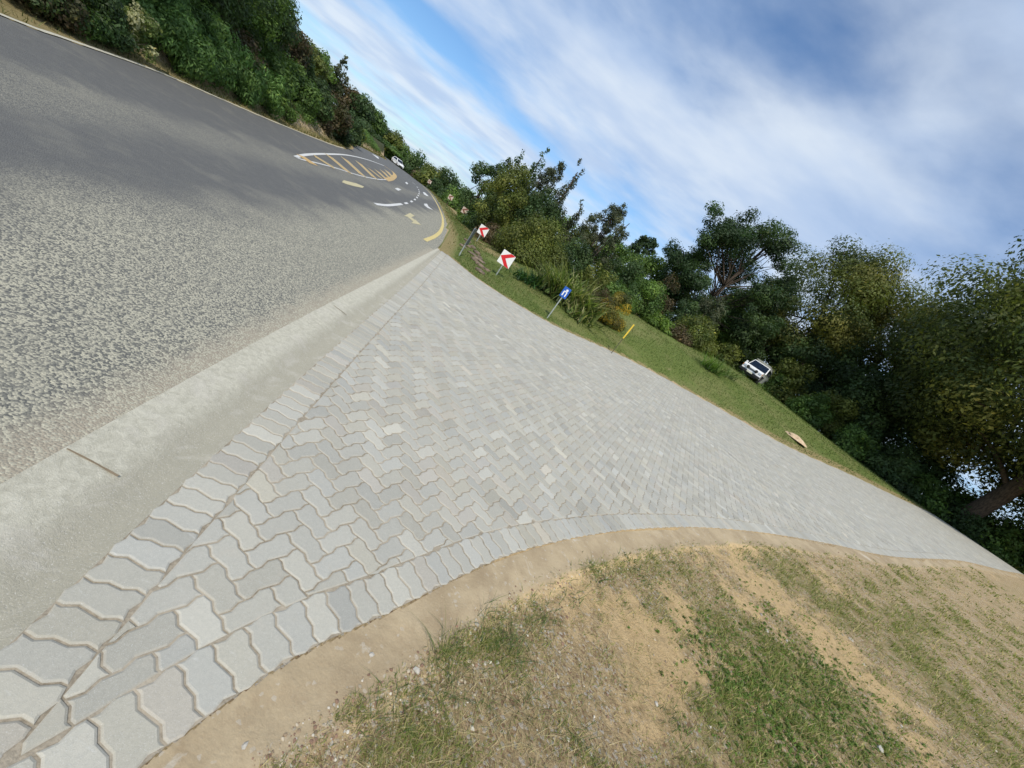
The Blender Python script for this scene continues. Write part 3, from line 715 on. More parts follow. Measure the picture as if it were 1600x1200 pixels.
for a,e,d,w_,tn,lb in [(-7.6,6.8,43,5,'green','mid green tree right of the tall conifer group, behind the flax'),(-4.2,7.2,43,5,'olive','olive tree left of and behind the thin grey-green tree'),(.8,8.2,44,5,'green','green tree just right of the thin grey-green tree'),(5.6,8.6,46,5,'green','green tree between the two small skyline pines'),(10.6,9.4,46,5,'dark','dark green tree at the left foot of the big pine'),(17.2,10.5,46,5.5,'green','green tree under the right side of the big pine'),(-13,6.2,45,5,'green','green tree low behind the conifer group')]:
    tree_ae(a,e,d,w_,'round',tn,lb,group=G1,cap=26000)
SH=[(868,322,29.5,6.0,'bush','olive','largest rounded olive bush, behind the near chevron sign and the flax'),
(788,350,34,3.6,'bush','brown','brownish shrub behind the two near chevron signs'),
(760,335,44,4.6,'bush','green','green shrub behind the far chevron sign'),
(925,365,32,4.4,'bush','dark','dark bush between the largest olive bush and the thin grey-green tree'),
(965,400,30,3.2,'bush','olive','yellowish olive bush right above the yellow-flowered bush'),
(990,440,29,3.0,'bush','green','leafy green bush just right of the yellow-flowered bush'),
(1015,385,36,4.4,'bush','dark','dark bush below the small skyline pine'),
(1040,425,31,3.8,'bush','green','broad mid green bush halfway along the back of the lawn'),
(1070,415,35,3.2,'bush','brown','rusty green bush behind the broad mid green one'),
(1105,450,34,2.8,'bush','dark','dark narrow bush at the left foot of the big pine'),
(1148,440,37,3.8,'bush','grey','soft grey-green bush under the big pine'),
(1120,490,32,3.8,'bush','olive','bright olive bush behind the tufted grass clump'),
(1078,505,30.5,2.4,'bush','brown','dry brown bush at the lawn edge left of the tufted grass clump'),
(1045,490,30,2.6,'bush','bright','low bright green bush at the lawn edge under the broad bush'),
(1160,530,38,2.6,'bush','olive','olive bush standing left of the parked off-roader'),
(1200,520,49,4.6,'bush','dark','dark bush directly behind the parked off-roader'),
(1245,572,42,3,'bush','green','green bush just right of the parked off-roader'),
(1275,545,43,4.6,'bush','olive','olive bush higher up right of the off-roader'),
(1300,608,39,3.2,'bush','green','rounded green bush, second right of the off-roader'),
(1345,598,41,4.4,'bush','olive','tall olive bush in the middle of the right thicket'),
(1365,668,39.5,3.8,'bush','green','broad green bush bulging over the lawn crest'),
(1430,712,39.5,3.8,'bush','dark','dark green bush right of the broad bulging one'),
(1395,640,42,4.2,'bush','dark','dark bush behind the broad bulging one'),
(1480,748,41,3.8,'bush','green','green bush left below the thick trunk'),
(1535,772,42,4.0,'bush','dark','dark green bush at the foot of the thick trunk'),
(1590,800,43,4.4,'bush','green','leafy bush at the right edge under the trunk'),
(1450,685,43,4.4,'bush','dark','dark bush behind, where sky shows through the trees'),
(1230,500,47,5,'round','dark','shadowy tree between the pine and the off-roader')]
for q in SH: tree_px(*q[:6],q[6],group=G2,cat='bush' if q[4]=='bush' else 'tree')
for a,e,d,w_,tn,lb in [(54,7.5,46,6,'green','green bush beyond the driveway crest, outside right'),(50.5,6.6,46,6,'dark','dark bush where the driveway meets the trees'),(46.5,6.6,46,6,'green','low bush left of the driveway crest'),(60,8,44,7,'dark','dark bush beyond the driveway at the picture edge')]:
    tree_ae(a,e,d,w_,'bush',tn,lb,group=G2,cat='bush')
for a,e,d,w_,k,tn,lb in [(-19.5,2.6,67,6,'bush','green','far green bush right of the last three signs'),(-21.8,3.0,88,8,'bush','dark','far dark bush with a pointed top beyond the bend'),
 (-23.7,2.1,92,9,'bush','olive','far olive bush beside the bend'),(-25.8,1.9,112,10,'bush','dark','far dark bush over the roadside right of the white car'),
 (-28.0,1.3,135,12,'bush','green','far green bush directly behind the white car'),(-29.6,1.7,138,10,'round','olive','far olive tree just left of the white car'),
 (-31.3,1.4,140,11,'round','dark','far dark tree second left of the white car'),(-32.8,2.2,125,9,'round','green','far round tree third left of the white car'),
 (-34.3,2.8,110,8,'round','dark','tallest far tree, right beside the end of the bank'),(-36,2.7,110,8,'round','brown','far rusty tree half hidden by the end of the bank'),
 (-26.9,.5,120,8,'bush','dark','far low bush on the verge beyond the white car'),(-17.2,2.9,52,4.6,'bush','bright','bright green bush behind the third sign'),(-22.6,.7,90,7,'bush','green','low green bush beyond the last sign'),(-20.9,1.0,72,5,'bush','dark','low dark bush behind the last sign'),(-24.7,.6,100,7,'bush','brown','low brownish bush on the outside of the bend'),(-33.8,.8,105,7,'bush','dark','low dark bush at the inner end of the bend'),(-30.6,.3,128,12,'bush','green','low green hedge-like bush left of the white car'),(-32.3,.3,122,9,'bush','dark','low dark hedge-like bush farther left of the white car')]:
    tree_ae(a,e,d,w_,k,tn,lb,group=G4,cat='bush' if k=='bush' else 'tree',cap=9000)
NL=normals(RL)
BK=[((5,14),2.0,1.8,'bush','dark','dark leafy bush at the left picture edge'),((50,36),1.3,1.5,'bush','brown','brownish bush near the left edge'),
((90,52),1.7,1.8,'bush','green','dark green bush left of the cream-flowered shrub'),((140,70),1.5,1.5,'bush','dark','low dark bush touching the cream-flowered shrub'),((200,94),1.45,1.1,'bush','cream','pale shrub with cream flowers leaning over the verge'),
((240,104),2.4,2.2,'mound','fern','drooping ferny bush right of the cream-flowered shrub'),((290,124),2.5,2.2,'mound','fern','drooping ferny bush in the middle of the bank'),
((345,150),2.4,2.2,'mound','fern','drooping ferny bush low on the bank'),((395,172),2.2,2.1,'mound','fern','last drooping ferny bush before the yellow-green one'),
((430,184),1.5,1.7,'bush','green','small green bush between the ferny and the yellow-green bush'),((466,194),1.9,1.5,'bush','bright','yellow-green rounded bush towards the bend'),((493,206),1.7,1.8,'bush','brown','brown-green bush right of the yellow-green one'),
((517,216),2.6,2.2,'bush','dark','dark bush near the end of the bank'),((540,222),3.2,2.6,'bush','dark','dark bush at the tip of the bank by the bend'),((553,222),2.0,2.2,'bush','olive','olive bush just behind the tip of the bank')]
for px,h_,w_,k,tn,lb in BK:
    q=at(*px); d0=np.hypot(*q); q=q*(1+(w_*.5+.6)/d0); tree(q,h_,w_,k,tn,lb+', across the road',group=G3,cat='bush',cap=22000,base=float(H0(*q))+.15)
for u,v,d,w_,k,tn,lb in [(430,52,27,3.2,'bush','green','large leafy bush above the yellow-green one'),(372,25,24,3,'bush','brown','brownish bush above the ferny bushes'),(478,98,31,3.2,'bush','green','green bush on the shoulder of the bank'),
 (508,112,34,3.0,'bush','dark','dark bush high on the shoulder of the bank'),(538,135,36,3.0,'bush','brown','rusty bush high at the end of the bank'),(548,160,37,2.6,'bush','dark','dark bush under the small feathery tree'),
 (440,8,33,4,'round','brown','brown-green tree on the crest where the sky begins'),(463,45,34,3.6,'round','dark','dark tree on the crest below the first sky'),(487,66,36,3.4,'round','olive','olive tree on the falling crest line'),(510,84,38,3.2,'round','green','green tree next to the small feathery tree'),
 (320,-5,21,3,'bush','fern','ferny bush above the drooping ones, middle'),(270,-30,19,3,'bush','fern','ferny bush above the drooping ones, left')]:
    tree_px(u,v,d,w_,k,tn,lb+', across the road',group=G3,cat='bush' if k=='bush' else 'tree',cap=22000)
for a,e,d,w_,tn,lb in [(-61,13,17,4,'dark','dark tree behind the bushes at the left edge'),(-57.5,13,18,4,'green','green tree behind the dark bush at the left'),(-54.5,12,19.5,4,'dark','dark tree behind the cream-flowered shrub'),(-51.5,11,21,4,'green','green tree above the cream-flowered shrub'),
 (-49,10,23,4,'dark','dark tree above the first ferny bush'),(-47,8.5,26,4.2,'green','green tree above the middle ferny bush'),(-45.2,6.6,29,4,'dark','dark tree left of where the sky begins')]:
    tree_ae(a,e,d,w_,'round',tn,lb+', across the road',group=G3,cap=22000)
tree_px(543,88,38,1.8,'wispy','grey','small feathery tree sticking out over the end of the bank',group=G3)
# low undergrowth along the foot of the bank: nobody could count it
rs=np.random.RandomState(77); i0=int(np.linalg.norm(RL-at(0,25),axis=1).argmin())-10; i1=int(np.linalg.norm(RL-at(559,228),axis=1).argmin())+60; n=700
i=rs.randint(i0,i1,n); of=1.4+rs.rand(n)**1.4*3.; P_=RL[i]+NL[i]*of[:,None]; rr_=.22+.25*rs.rand(n)
U1=leaf_mesh('undergrowth',np.c_[P_,H(P_[:,0],P_[:,1])+rr_*.35,rr_,rr_*.8,rs.randint(0,4,n)],rs,.11,1.6,70000,.5,.35,.5,TONES['green']+TONES['fern'],.4)
tag(link('undergrowth',U1,m_leaf),'tangled low undergrowth along the foot of the bank across the road','undergrowth',kind='stuff')
n=900; aa=R_(-8)+rs.rand(n)*R_(70); rr=27+22*rs.rand(n); P_=np.c_[rr*np.sin(aa),rr*np.cos(aa)]; d1,_=sdist(P_[:,0],P_[:,1],UPR[::3]); t_=.956*P_[:,0]+.292*P_[:,1]
ok=(d1>13+np.where(t_<6,-3,0)+np.where(t_>20,-2,0))&(t_>-2)&(rr>27+10*sstep(t_,10,20))|((aa>R_(44))&(rr>42)); P_=P_[ok]; n=len(P_); rr_=.3+.35*rs.rand(n)
U1=leaf_mesh('undergrowth',np.c_[P_,H(P_[:,0],P_[:,1])+rr_*.35,rr_,rr_*.8,rs.randint(0,4,n)],rs,.14,1.6,60000,.5,.35,.3,TONES['green']+TONES['olive'],.4)
tag(link('undergrowth',U1,m_leaf),'tangled low undergrowth beneath the trees behind the lawn','undergrowth',kind='stuff')
#TREES_END

# ---------------------------------------------------------------- blades
def blades(name,base,hgt,wid,rs,cols,lean=.5,mat=None,segs=2,parent=None,dirs=None,curl=.5):
    """base Nx3, per-blade height/width; tapered curved strips"""
    N=len(base); a=rs.rand(N)*6.283 if dirs is None else dirs; ln=lean*(.3+rs.rand(N)) if np.isscalar(lean) else lean
    dx=np.c_[np.cos(a),np.sin(a),np.zeros(N)]; side=np.c_[-np.sin(a),np.cos(a),np.zeros(N)]
    V=[]
    for k in range(segs+1):
        q=k/segs; out=dx*(ln*hgt*q*(.4+.6*q*1.2))[:,None]; zz=hgt*(q-curl*ln*q*q*.55)
        c_=base+out+np.array([0,0,1.])*zz[:,None]; wd=wid*(1-q)**.7*.5 if k<segs else 0*wid
        if k<segs: V+= [c_-side*wd[:,None],c_+side*wd[:,None]]
        else: V.append(c_)
    nv=2*segs+1; v=np.stack(V,1).reshape(-1,3); o=np.arange(N)*nv; Fs=[];Lt=[]
    fl=[]
    for k in range(segs-1): fl.append(np.stack([o+2*k,o+2*k+1,o+2*k+3,o+2*k+2],-1))
    tri=np.stack([o+2*(segs-1),o+2*(segs-1)+1,o+2*segs],-1)
    flat=np.concatenate([f.ravel() for f in fl]+[tri.ravel()]); lt=np.r_[np.full(N*(segs-1),4),np.full(N,3)]
    col=np.repeat(cols,nv,axis=0); return link(name,np_mesh(name,v,flat,lt,dict(lc=col)),mat or m_blade,parent)
def zground(x,y):
    dLO,_=sdist(x,y,LO[::2]); lo=dLO<=0; nf_=np.exp(-np.hypot(x,y)/18)
    return H(x,y)-.006+((fbm(x,y,1.1,4)-.5)*.10*sstep(-dLO,.15,1.2)+(fbm(x,y,9,3)-.5)*.022)*nf_*lo+.012*np.exp(-((-dLO-.5)/.18)**2)*lo*nf_
rs=np.random.RandomState(11)
def greenness(x,y):
    g_=np.clip((fbm(x,y,.9,4)-.40)*3.2,0,1)+.28*sstep(np.hypot(x,y),3.2,6.)
    for (u,v,rad,k) in GP: g_=g_+k*np.exp(-((x-u)**2+(y-v)**2)/rad**2)
    return np.clip(g_*.62+(fbm(x,y,3.3,3)-.45)*1.2+(fbm(x,y,9,2)-.5)*.8,0,1)
GP=[]
for (u,v,rad,k) in [(700,1010,.22,.7),(790,1005,.25,.5),(950,900,.35,.5),(1210,1100,.6,.8),(1350,1150,.8,.5),(1000,870,.3,.3),(1050,930,.35,-.5),(970,990,.4,-.7),(930,1060,.3,-.5),(1080,980,.5,-.5),(1400,980,2.,.4),(1150,900,.8,-.4),(1250,1040,.7,.5),(1120,880,.5,-.4)]:
    q_=at(u,v); GP.append((q_[0],q_[1],rad,k))
# foreground grass: tufts
N=110000; rr=.7*np.exp(rs.rand(N)*math.log(24/.7)); aa=R_(2)+rs.rand(N)*R_(78); x=rr*np.sin(aa)-.1; y=rr*np.cos(aa)
d_,_=sdist(x,y,LO[::2]); gz=greenness(x,y); tuft=fbm(x,y,6,2)
ok=(d_<-.29)&((gz*(.3+1.6*np.clip(tuft-.3,0,1))+.04)>rs.rand(N)*1.0); x=x[ok];y=y[ok];gz=gz[ok];rr=rr[ok]
K=7; x=np.repeat(x,K)+rs.randn(len(x)*K)*.012*np.repeat(np.clip(rr,1,6),K)**.7; y=np.repeat(y,K)+rs.randn(len(y)*K)*.012*np.repeat(np.clip(rr,1,6),K)**.7; rr=np.repeat(rr,K); gz=np.repeat(gz,K)
n=len(x); hg=(.012+.045*rs.rand(n)**2*(.5+gz))*(1+.05*rr); wd=.0022*(1+rr*.38)
k=rs.rand(n)[:,None]; g1=np.array([.15,.195,.04]); g2=np.array([.25,.27,.075]); g3=np.array([.50,.42,.20]); col=np.where(k<.45,g1,np.where(k<.78,g2,g3))*(.7+.6*rs.rand(n))[:,None]
base=np.c_[x,y,zground(x,y)-.004]
ob=blades('grass',base,hg,wd,rs,col,.9); tag(ob,'short patchy grass growing through sandy soil in the foreground','grass',kind='stuff')
# longer tussocks near the dirt strip
T_=[]
for (u,v,nb,hh) in [(700,1020,70,.13),(770,985,70,.14),(800,1010,60,.13),(850,960,50,.10),(690,1075,50,.11),(640,1090,40,.10),(930,900,60,.09),(985,880,50,.08),(890,930,40,.09),(760,1100,40,.09),(590,1130,40,.10),(820,1090,50,.10),(1000,900,40,.08),(1075,860,25,.08),(1180,880,25,.10),(1240,1120,60,.08),(1300,1060,60,.08),(900,1150,40,.09),(1050,1130,40,.08),(1130,1060,50,.08)]:
    q_=at(u,v); bx=q_[0]+rs.randn(nb)*.045*(1+.25*np.hypot(*q_)); by=q_[1]+rs.randn(nb)*.045*(1+.25*np.hypot(*q_)); T_.append((bx,by,np.full(nb,hh)*(.4+.8*rs.rand(nb))))
x=np.concatenate([t_[0] for t_ in T_]); y=np.concatenate([t_[1] for t_ in T_]); hg=np.concatenate([t_[2] for t_ in T_]); n=len(x)
k=rs.rand(n)[:,None]; col=np.where(k<.7,np.array([.07,.125,.03]),np.where(k<.9,np.array([.16,.2,.06]),np.array([.42,.34,.18])))*(.7+.6*rs.rand(n))[:,None]
ob=blades('tussock_grass',np.c_[x,y,zground(x,y)-.006],hg,.0032*np.clip(np.hypot(x,y)/1.8,1,4),rs,col,1.3,segs=4); tag(ob,'longer loose grass tufts near the sandy strip','grass',kind='stuff')
N=9000; rr=.8*np.exp(rs.rand(N)*math.log(9/.8)); aa=R_(-5)+rs.rand(N)*R_(85); x=rr*np.sin(aa); y=rr*np.cos(aa); d_,_=sdist(x,y,LO[::2]); ok=(d_<-.4)&(fbm(x,y,2.2,3)+.25*rs.rand(N)>.52); x=x[ok];y=y[ok];rr=rr[ok];n=len(x)
ob=blades('straw',np.c_[x,y,zground(x,y)+.004],.03+.07*rs.rand(n),.0016*(1+.4*rr),rs,np.array([.50,.42,.24])*(.5+.8*rs.rand(n))[:,None],3.2,curl=.8); tag(ob,'dry pale grass stalks lying on the soil','dry grass',kind='stuff')
# broad-leaved weeds and clover patch
cw=[]; cc_=[]
for (u,v,nn,sp) in [(1200,1120,1000,.42),(1270,1060,500,.45),(1350,1150,600,.7)]:
    q_=at(u,v); bx_=q_[0]+rs.randn(nn)*sp; by_=q_[1]+rs.randn(nn)*sp; ok=sdist(bx_,by_,LO[::2])[0]<-.4; cw.append(np.c_[bx_[ok],by_[ok]])
cw=np.concatenate(cw); n=len(cw); zz=zground(cw[:,0],cw[:,1]); sc=.012+.012*rs.rand(n)
U2=leaf_mesh('clover',np.c_[cw,zz+sc*.6,sc,sc*.8,rs.randint(0,4,n)],rs,.016,1.4,42000,.75,1.0,.0,[(.13,.21,.04),(.17,.25,.055),(.10,.165,.035)],.3)
tag(link('clover',U2,m_leaf),'low bright green clover and weeds in the right foreground','weeds',kind='stuff')
# lawn blades
N=120000; aa=R_(-22)+rs.rand(N)*R_(74); rr=14*np.exp(rs.rand(N)*math.log(42/14)); x=rr*np.sin(aa); y=rr*np.cos(aa)
d1,_=sdist(x,y,UPR[::3]); d2,_=sdist(x,y,RRt[::2]); ok=(d1>.12)&(d2<-.7)&(fbm(x,y,.7,3)+.3*rs.rand(N)>.5); x=x[ok];y=y[ok];rr=rr[ok]; n=len(x)
col=np.where(rs.rand(n)[:,None]<.75,np.array([.10,.15,.035]),np.array([.19,.20,.07]))*(.7+.6*rs.rand(n))[:,None]
ob=blades('lawn_grass',np.c_[x,y,H(x,y)-.02],.06+.08*rs.rand(n)**2,.0012*rr,rs,col,.7); tag(ob,'mown green lawn grass beyond the paved driveway','lawn grass',kind='stuff')
# verge grass: dry, at road edges
N=24000; i=rs.randint(30,len(RL)-1,N//2); q_=RL[i]+NL[i]*(.25+rs.rand(N//2)**1.3*2.0)[:,None]; NR=normals(RRt); lo_i=int(np.linalg.norm(RRt-at(690,382),axis=1).argmin())
i=rs.randint(lo_i,len(RRt)-1,N//2); q2=RRt[i]-NR[i]*(.2+rs.rand(N//2)*2.2)[:,None]; q_=np.r_[q_,q2]; n=len(q_)
k=rs.rand(n)[:,None]; col=np.where(k<.5,np.array([.23,.19,.08]),np.array([.12,.135,.04]))*(.6+.7*rs.rand(n))[:,None]
ds=np.hypot(q_[:,0],q_[:,1]); ob=blades('verge_grass',np.c_[q_,H(q_[:,0],q_[:,1])-.02],.08+.12*rs.rand(n),.0012*ds,rs,col,.8); tag(ob,'dry yellowish grass on the verges of the road','grass',kind='stuff')

# ---------------------------------------------------------------- gravel
def ico():
    t=(1+5**.5)/2; v=np.array([(-1,t,0),(1,t,0),(-1,-t,0),(1,-t,0),(0,-1,t),(0,1,t),(0,-1,-t),(0,1,-t),(t,0,-1),(t,0,1),(-t,0,-1),(-t,0,1)],float); v/=np.linalg.norm(v[0])
    f=np.array([(0,11,5),(0,5,1),(0,1,7),(0,7,10),(0,10,11),(1,5,9),(5,11,4),(11,10,2),(10,7,6),(7,1,8),(3,9,4),(3,4,2),(3,2,6),(3,6,8),(3,8,9),(4,9,5),(2,4,11),(6,2,10),(8,6,7),(9,8,1)]); return v,f
iv,if_=ico()
def stones(name,x,y,z,size,cols,rs,mat):
    n=len(x); v=iv[None]*(1+.25*rs.randn(n,12,1)*.8); sc=size[:,None]*np.c_[.8+.5*rs.rand(n),.7+.4*rs.rand(n),.45+.3*rs.rand(n)]
    v=v*sc[:,None]; a=rs.rand(n)*6.28; c_,s_=np.cos(a)[:,None],np.sin(a)[:,None]; v=np.stack([v[...,0]*c_-v[...,1]*s_,v[...,0]*s_+v[...,1]*c_,v[...,2]],-1)
    v+=np.c_[x,y,z][:,None]; f=(if_[None]+(np.arange(n)*12)[:,None,None]).reshape(-1); return link(name,np_mesh(name,v.reshape(-1,3),f,np.full(n*20,3),dict(lc=np.repeat(cols,12,axis=0))),mat)
m_stone,t,b,o=newmat('stone'); a=t.attr('lc').outputs['Color']; n_=t.noise(geo(t),120,4,.7); setc(t,b,t.mix(1.,a,t.mix(n_,(.7,.7,.7),(1.25,1.25,1.25)),'MULTIPLY'),.85,n_,.5,.003)
N=40000; rr=.6*np.exp(rs.rand(N)*math.log(16/.6)); aa=R_(-10)+rs.rand(N)*R_(92); x=rr*np.sin(aa)-.1;y=rr*np.cos(aa); d_,_=sdist(x,y,LO[::2])
bandm=np.exp(-((-d_-.40)/.13)**2)*1.5; pk=fbm(x,y,1.7,3); ok=(d_<-.22)&((bandm*.9*(rr<6)+.08+1.3*np.clip(pk-.55,0,1))>rs.rand(N)); x=x[ok];y=y[ok];rr=rr[ok]; n=len(x)
sz=(.0025+.006*rs.rand(n)**4)*(1+.16*rr); k=rs.rand(n)[:,None]
col=np.where(k<.35,np.array([.40,.34,.25]),np.where(k<.62,np.array([.30,.22,.14]),np.where(k<.90,np.array([.24,.15,.10]),np.array([.50,.46,.38]))))*(.75+.5*rs.rand(n))[:,None]
tag(stones('gravel',x,y,zground(x,y)+sz*.15,sz,col,rs,m_stone),'small pale and reddish gravel scattered on the soil','gravel',kind='stuff')
# a few loose grains on the sand strip and stones among the grass (white)
# weeds in the joints
st=[(581,1023,.011,'small grey stone lying alone on the sandy strip'),(383,1165,.010,'small white stone at the lower edge of the sandy strip'),(757,1037,.012,'white stone between the grass tufts, left of its neighbour'),(776,1036,.011,'white stone between the grass tufts, right of its neighbour'),(652,1047,.016,'pale flat stone at the edge of the gravel'),(1024,1100,.011,'small white stone in the sandy patch'),(745,975,.016,'grey pebble at the corner of the gravel edge'),(1190,960,.02,'white stone in the loose row on the slope'),(1200,985,.022,'white stone lower in the loose row on the slope'),(1230,1000,.018,'white stone at the end of the loose row on the slope'),(1375,1170,.03,'white stone low in the right foreground grass'),(1330,1000,.03,'white stone among grass right of the loose row')]
for u,v,sz,lb in st:
    q_=at(u,v); ob=stones('stone',np.zeros(1),np.zeros(1),np.zeros(1),np.array([sz*1.2]),np.array([[.46,.43,.37]]),rs,m_stone)
    ob.location=(q_[0],q_[1],float(zground(np.array([q_[0]]),np.array([q_[1]]))[0])+sz*.3); tag(ob,lb,'stone','pale stones in the foreground')
# soil heap on the lawn
def heap(p,rad,h,name,label,col):
    n=24; rs2=np.random.RandomState(5); V=[];
    for k in range(8):
        q=k/7
        for j in range(n):
            a=j/n*6.283; r_=rad*(1-q)*(1+.15*math.sin(3*a+1)+.1*rs2.randn()); V.append((math.cos(a)*r_*.95,math.sin(a)*r_,h*(1-(1-q)**2)*(1+.06*rs2.randn())-.03))
    idx=np.arange(8*n).reshape(8,n); nx_=np.roll(idx,-1,1); Fc=np.stack([idx[:-1],nx_[:-1],nx_[1:],idx[1:]],-1).reshape(-1,4)
    V=np.array(V); ob=link(name,np_mesh(name,V,Fc.ravel(),np.full(len(Fc),4),None,True),col); ob.location=(p[0],p[1],hz(p)); ob.rotation_euler=(0,.0,.6); tag(ob,label,'sand pile'); return ob
m_sandp,t,b,o=newmat('pile_sand'); n_=t.noise(geo(t),9,6,.75); setc(t,b,t.mix(t.ramp(n_,.3,.7),(.46,.32,.18),(.66,.52,.36)),.95,n_,.9,.03)
heap(atH(1243,686),.62,.22,'sand_pile','low heap of pale orange sand on the lawn near the driveway edge',m_sandp)

# ---------------------------------------------------------------- strap-leaf plants
def strap_plant(p,n,L,wid,label,cols,cat='plant',spread=.3,name='strap_leaf_plant',lean=1.3,group=None,base=None,flower=None):
    root=empty(name,(p[0],p[1],hz(p) if base is None else base),0,label,cat,group); rs2=np.random.RandomState(seed[0]); seed[0]+=1
    b0=np.c_[rs2.randn(n)*spread,rs2.randn(n)*spread,np.zeros(n)]; ci=rs2.randint(len(cols),size=n)
    ob=blades('foliage',b0,L*(.6+.6*rs2.rand(n)),wid*(.7+.5*rs2.rand(n)),rs2,np.array(cols)[ci]*(.7+.6*rs2.rand(n))[:,None],lean,m_leaf,6,root,curl=.55)
    return root
FX=[(.13,.19,.045),(.22,.26,.08),(.36,.35,.16),(.07,.11,.03)]
A_=atH(860,470); 
fx=[((838,446),60,.75,'low dark green strap-leaf clump left of the big flax',[(.04,.10,.03),(.055,.12,.04)],.35),
((864,462),150,1.7,'flax clump, left part of the big strap-leaf group',FX,.5),((884,472),170,1.9,'tallest flax clump, middle of the big strap-leaf group',FX,.55),
((902,487),130,1.5,'flax clump behind the blue sign',FX,.5),((900,497),70,.8,'low flax clump in front of the blue sign group',FX,.35),((818,440),60,.7,'small green strap-leaf clump nearest the near chevron sign',[(.04,.10,.03),(.055,.12,.04)],.35)]
for px_,n,L,lb,cols,sp in fx:
    strap_plant(atH(*px_),int(n*1.5),L,.095,lb,cols,spread=sp,group='strap-leaf clumps on the lawn')
strap_plant(atH(1108,578),170,1.15,.05,'bright green tufted grass clump on the lawn edge left of the off-roader',[(.10,.19,.03),(.15,.24,.05),(.08,.14,.03)],spread=.3)
strap_plant(atH(1137,590),60,1.1,.04,'thin pale tufted clump just left of the off-roader',[(.15,.19,.07),(.10,.15,.05)],spread=.25)
for px_,h_,w_,tn,lb in [((918,486),1.9,1.9,'brown','twiggy brown shrub left half of the flowering bush'),((946,502),2.3,2.3,'yellow','bush covered in yellow flowers right of the flax')]:
    q_=atH(*px_); tree(q_,h_,w_,'bush',tn,lb,cat='bush',leaf=.07,cap=22000)

# ---------------------------------------------------------------- hard objects
def bmobj(name,bm,mat,parent=None,bevel=0,seg=2,smooth_=False):
    if bevel: bmesh.ops.bevel(bm,geom=bm.edges[:],offset=bevel,segments=seg,affect='EDGES',profile=.7)
    bmesh.ops.recalc_face_normals(bm,faces=bm.faces[:]); me=bpy.data.meshes.new(name); bm.to_mesh(me); bm.free()
    if smooth_:
        for f in me.polygons: f.use_smooth=True
    return link(name,me,mat,parent)
def bx(bm,c,s,taper=None):
    x,y,z=c; a,b_2,h=s[0]/2,s[1]/2,s[2]/2; tx,ty=taper or (1,1)
    v=[bm.verts.new((x+i*a*(tx if k>0 else 1),y+j*b_2*(ty if k>0 else 1),z+k*h)) for k in(-1,1) for i,j in((-1,-1),(1,-1),(1,1),(-1,1))]
    for f in((3,2,1,0),(4,5,6,7),(0,1,5,4),(1,2,6,5),(2,3,7,6),(3,0,4,7)): bm.faces.new([v[i] for i in f])
def cyl(bm,c,r,L,axis='x',n=20):
    M_={'x':Matrix.Rotation(R_(90),4,'Y'),'y':Matrix.Rotation(R_(90),4,'X'),'z':Matrix.Identity(4)}[axis]
    bmesh.ops.create_cone(bm,cap_ends=True,segments=n,radius1=r,radius2=r,depth=L,matrix=Matrix.Translation(c)@M_)
def extr(bm,pts,y0,y1):   # polygon in x,z extruded along y
    a=[bm.verts.new((p[0],y0,p[1])) for p in pts]; b_2=[bm.verts.new((p[0],y1,p[1])) for p in pts]; bm.faces.new(a); bm.faces.new(b_2[::-1])
    for i in range(len(pts)): j=(i+1)%len(pts); bm.faces.new([a[j],a[i],b_2[i],b_2[j]])
m_galv=simple('galvanised_steel',(.42,.46,.42),.45,.4); m_signw=simple('sign_white',(.78,.78,.76),.4,0,.04); m_red=simple('sign_red',(.62,.02,.025),.4,0,.06)
m_back=simple('sign_back_grey',(.20,.22,.24),.5,.5); m_blue=simple('sign_blue',(.02,.10,.42),.4,0,.06); m_yelp=simple('post_yellow',(.72,.50,.05),.5); m_darkp=simple('post_dark',(.09,.08,.05),.8)
m_fwhite=simple('faded_white',(.55,.45,.38),.6,0,.15); m_fred=simple('faded_brown',(.20,.09,.06),.6,0,.15)
def face_cam(p): return math.atan2(-p[0],p[1])   # rz so that local -Y faces the camera
def chevron(base_px,top_px,size,label,yaw=0,old=False,group='chevron signs round the bend',d=None):
    p=atH(*base_px) if d is None else None
    if p is None:
        A_,_=azel(*base_px); p=np.array([math.sin(A_)*d,math.cos(A_)*d])
    dist=float(np.hypot(*p)); zb=hz(p); zt=CAMH+dist*math.tan(azel(*top_px)[1]) if d is None else zb+1.5; 
    root=empty('chevron_sign',(p[0],p[1],zb),face_cam(p)+yaw,label,'road sign',group)
    hh=zt-zb; s_=size; bm=bmesh.new(); cyl(bm,(0,.035,(hh-.05)/2-.1),.03 if not old else .035,hh-.05+.2,'z',12); bmobj('post',bm,m_galv if not old else m_darkp,root,0,smooth_=False)
    zc=hh-s_/2; bm=bmesh.new(); bx(bm,(0,0,zc),(s_,.012,s_)); bmobj('sign_panel',bm,m_signw if not old else m_fwhite,root,.002,1)
    bm=bmesh.new(); k=s_/2
    # left-pointing chevron: apex on the left edge, arms to the right-hand corners
    for sgn in(1,-1):
        q=[(-k*.97,0),(-k*.97+.0,sgn*.0),(k*.32,sgn*k*.97),(k*.97,sgn*k*.97),(-k*.2,0)]
        q=[(-k*.98,0),(k*.22,sgn*k*.98),(k*.98,sgn*k*.98),(-k*.16,0)]
        a=[bm.verts.new((u_,-.0085,zc+w_)) for u_,w_ in q]; bm.faces.new(a)
    bmobj('chevron_mark',bm,m_red if not old else m_fred,root)
    bm=bmesh.new(); bx(bm,(0,.02,zc),(.12,.012,.03)); bmobj('bracket',bm,m_galv,root)
    return root
chevron((775,430),(798,396),.60,'nearest red and white chevron sign on the lawn beside the driveway')
chevron((744,378),(760,355),.60,'second red and white chevron sign, smaller and farther, behind the grey sign')
chevron((717,345),(727,324),.60,'weathered brown chevron sign, third along the bend',old=True)
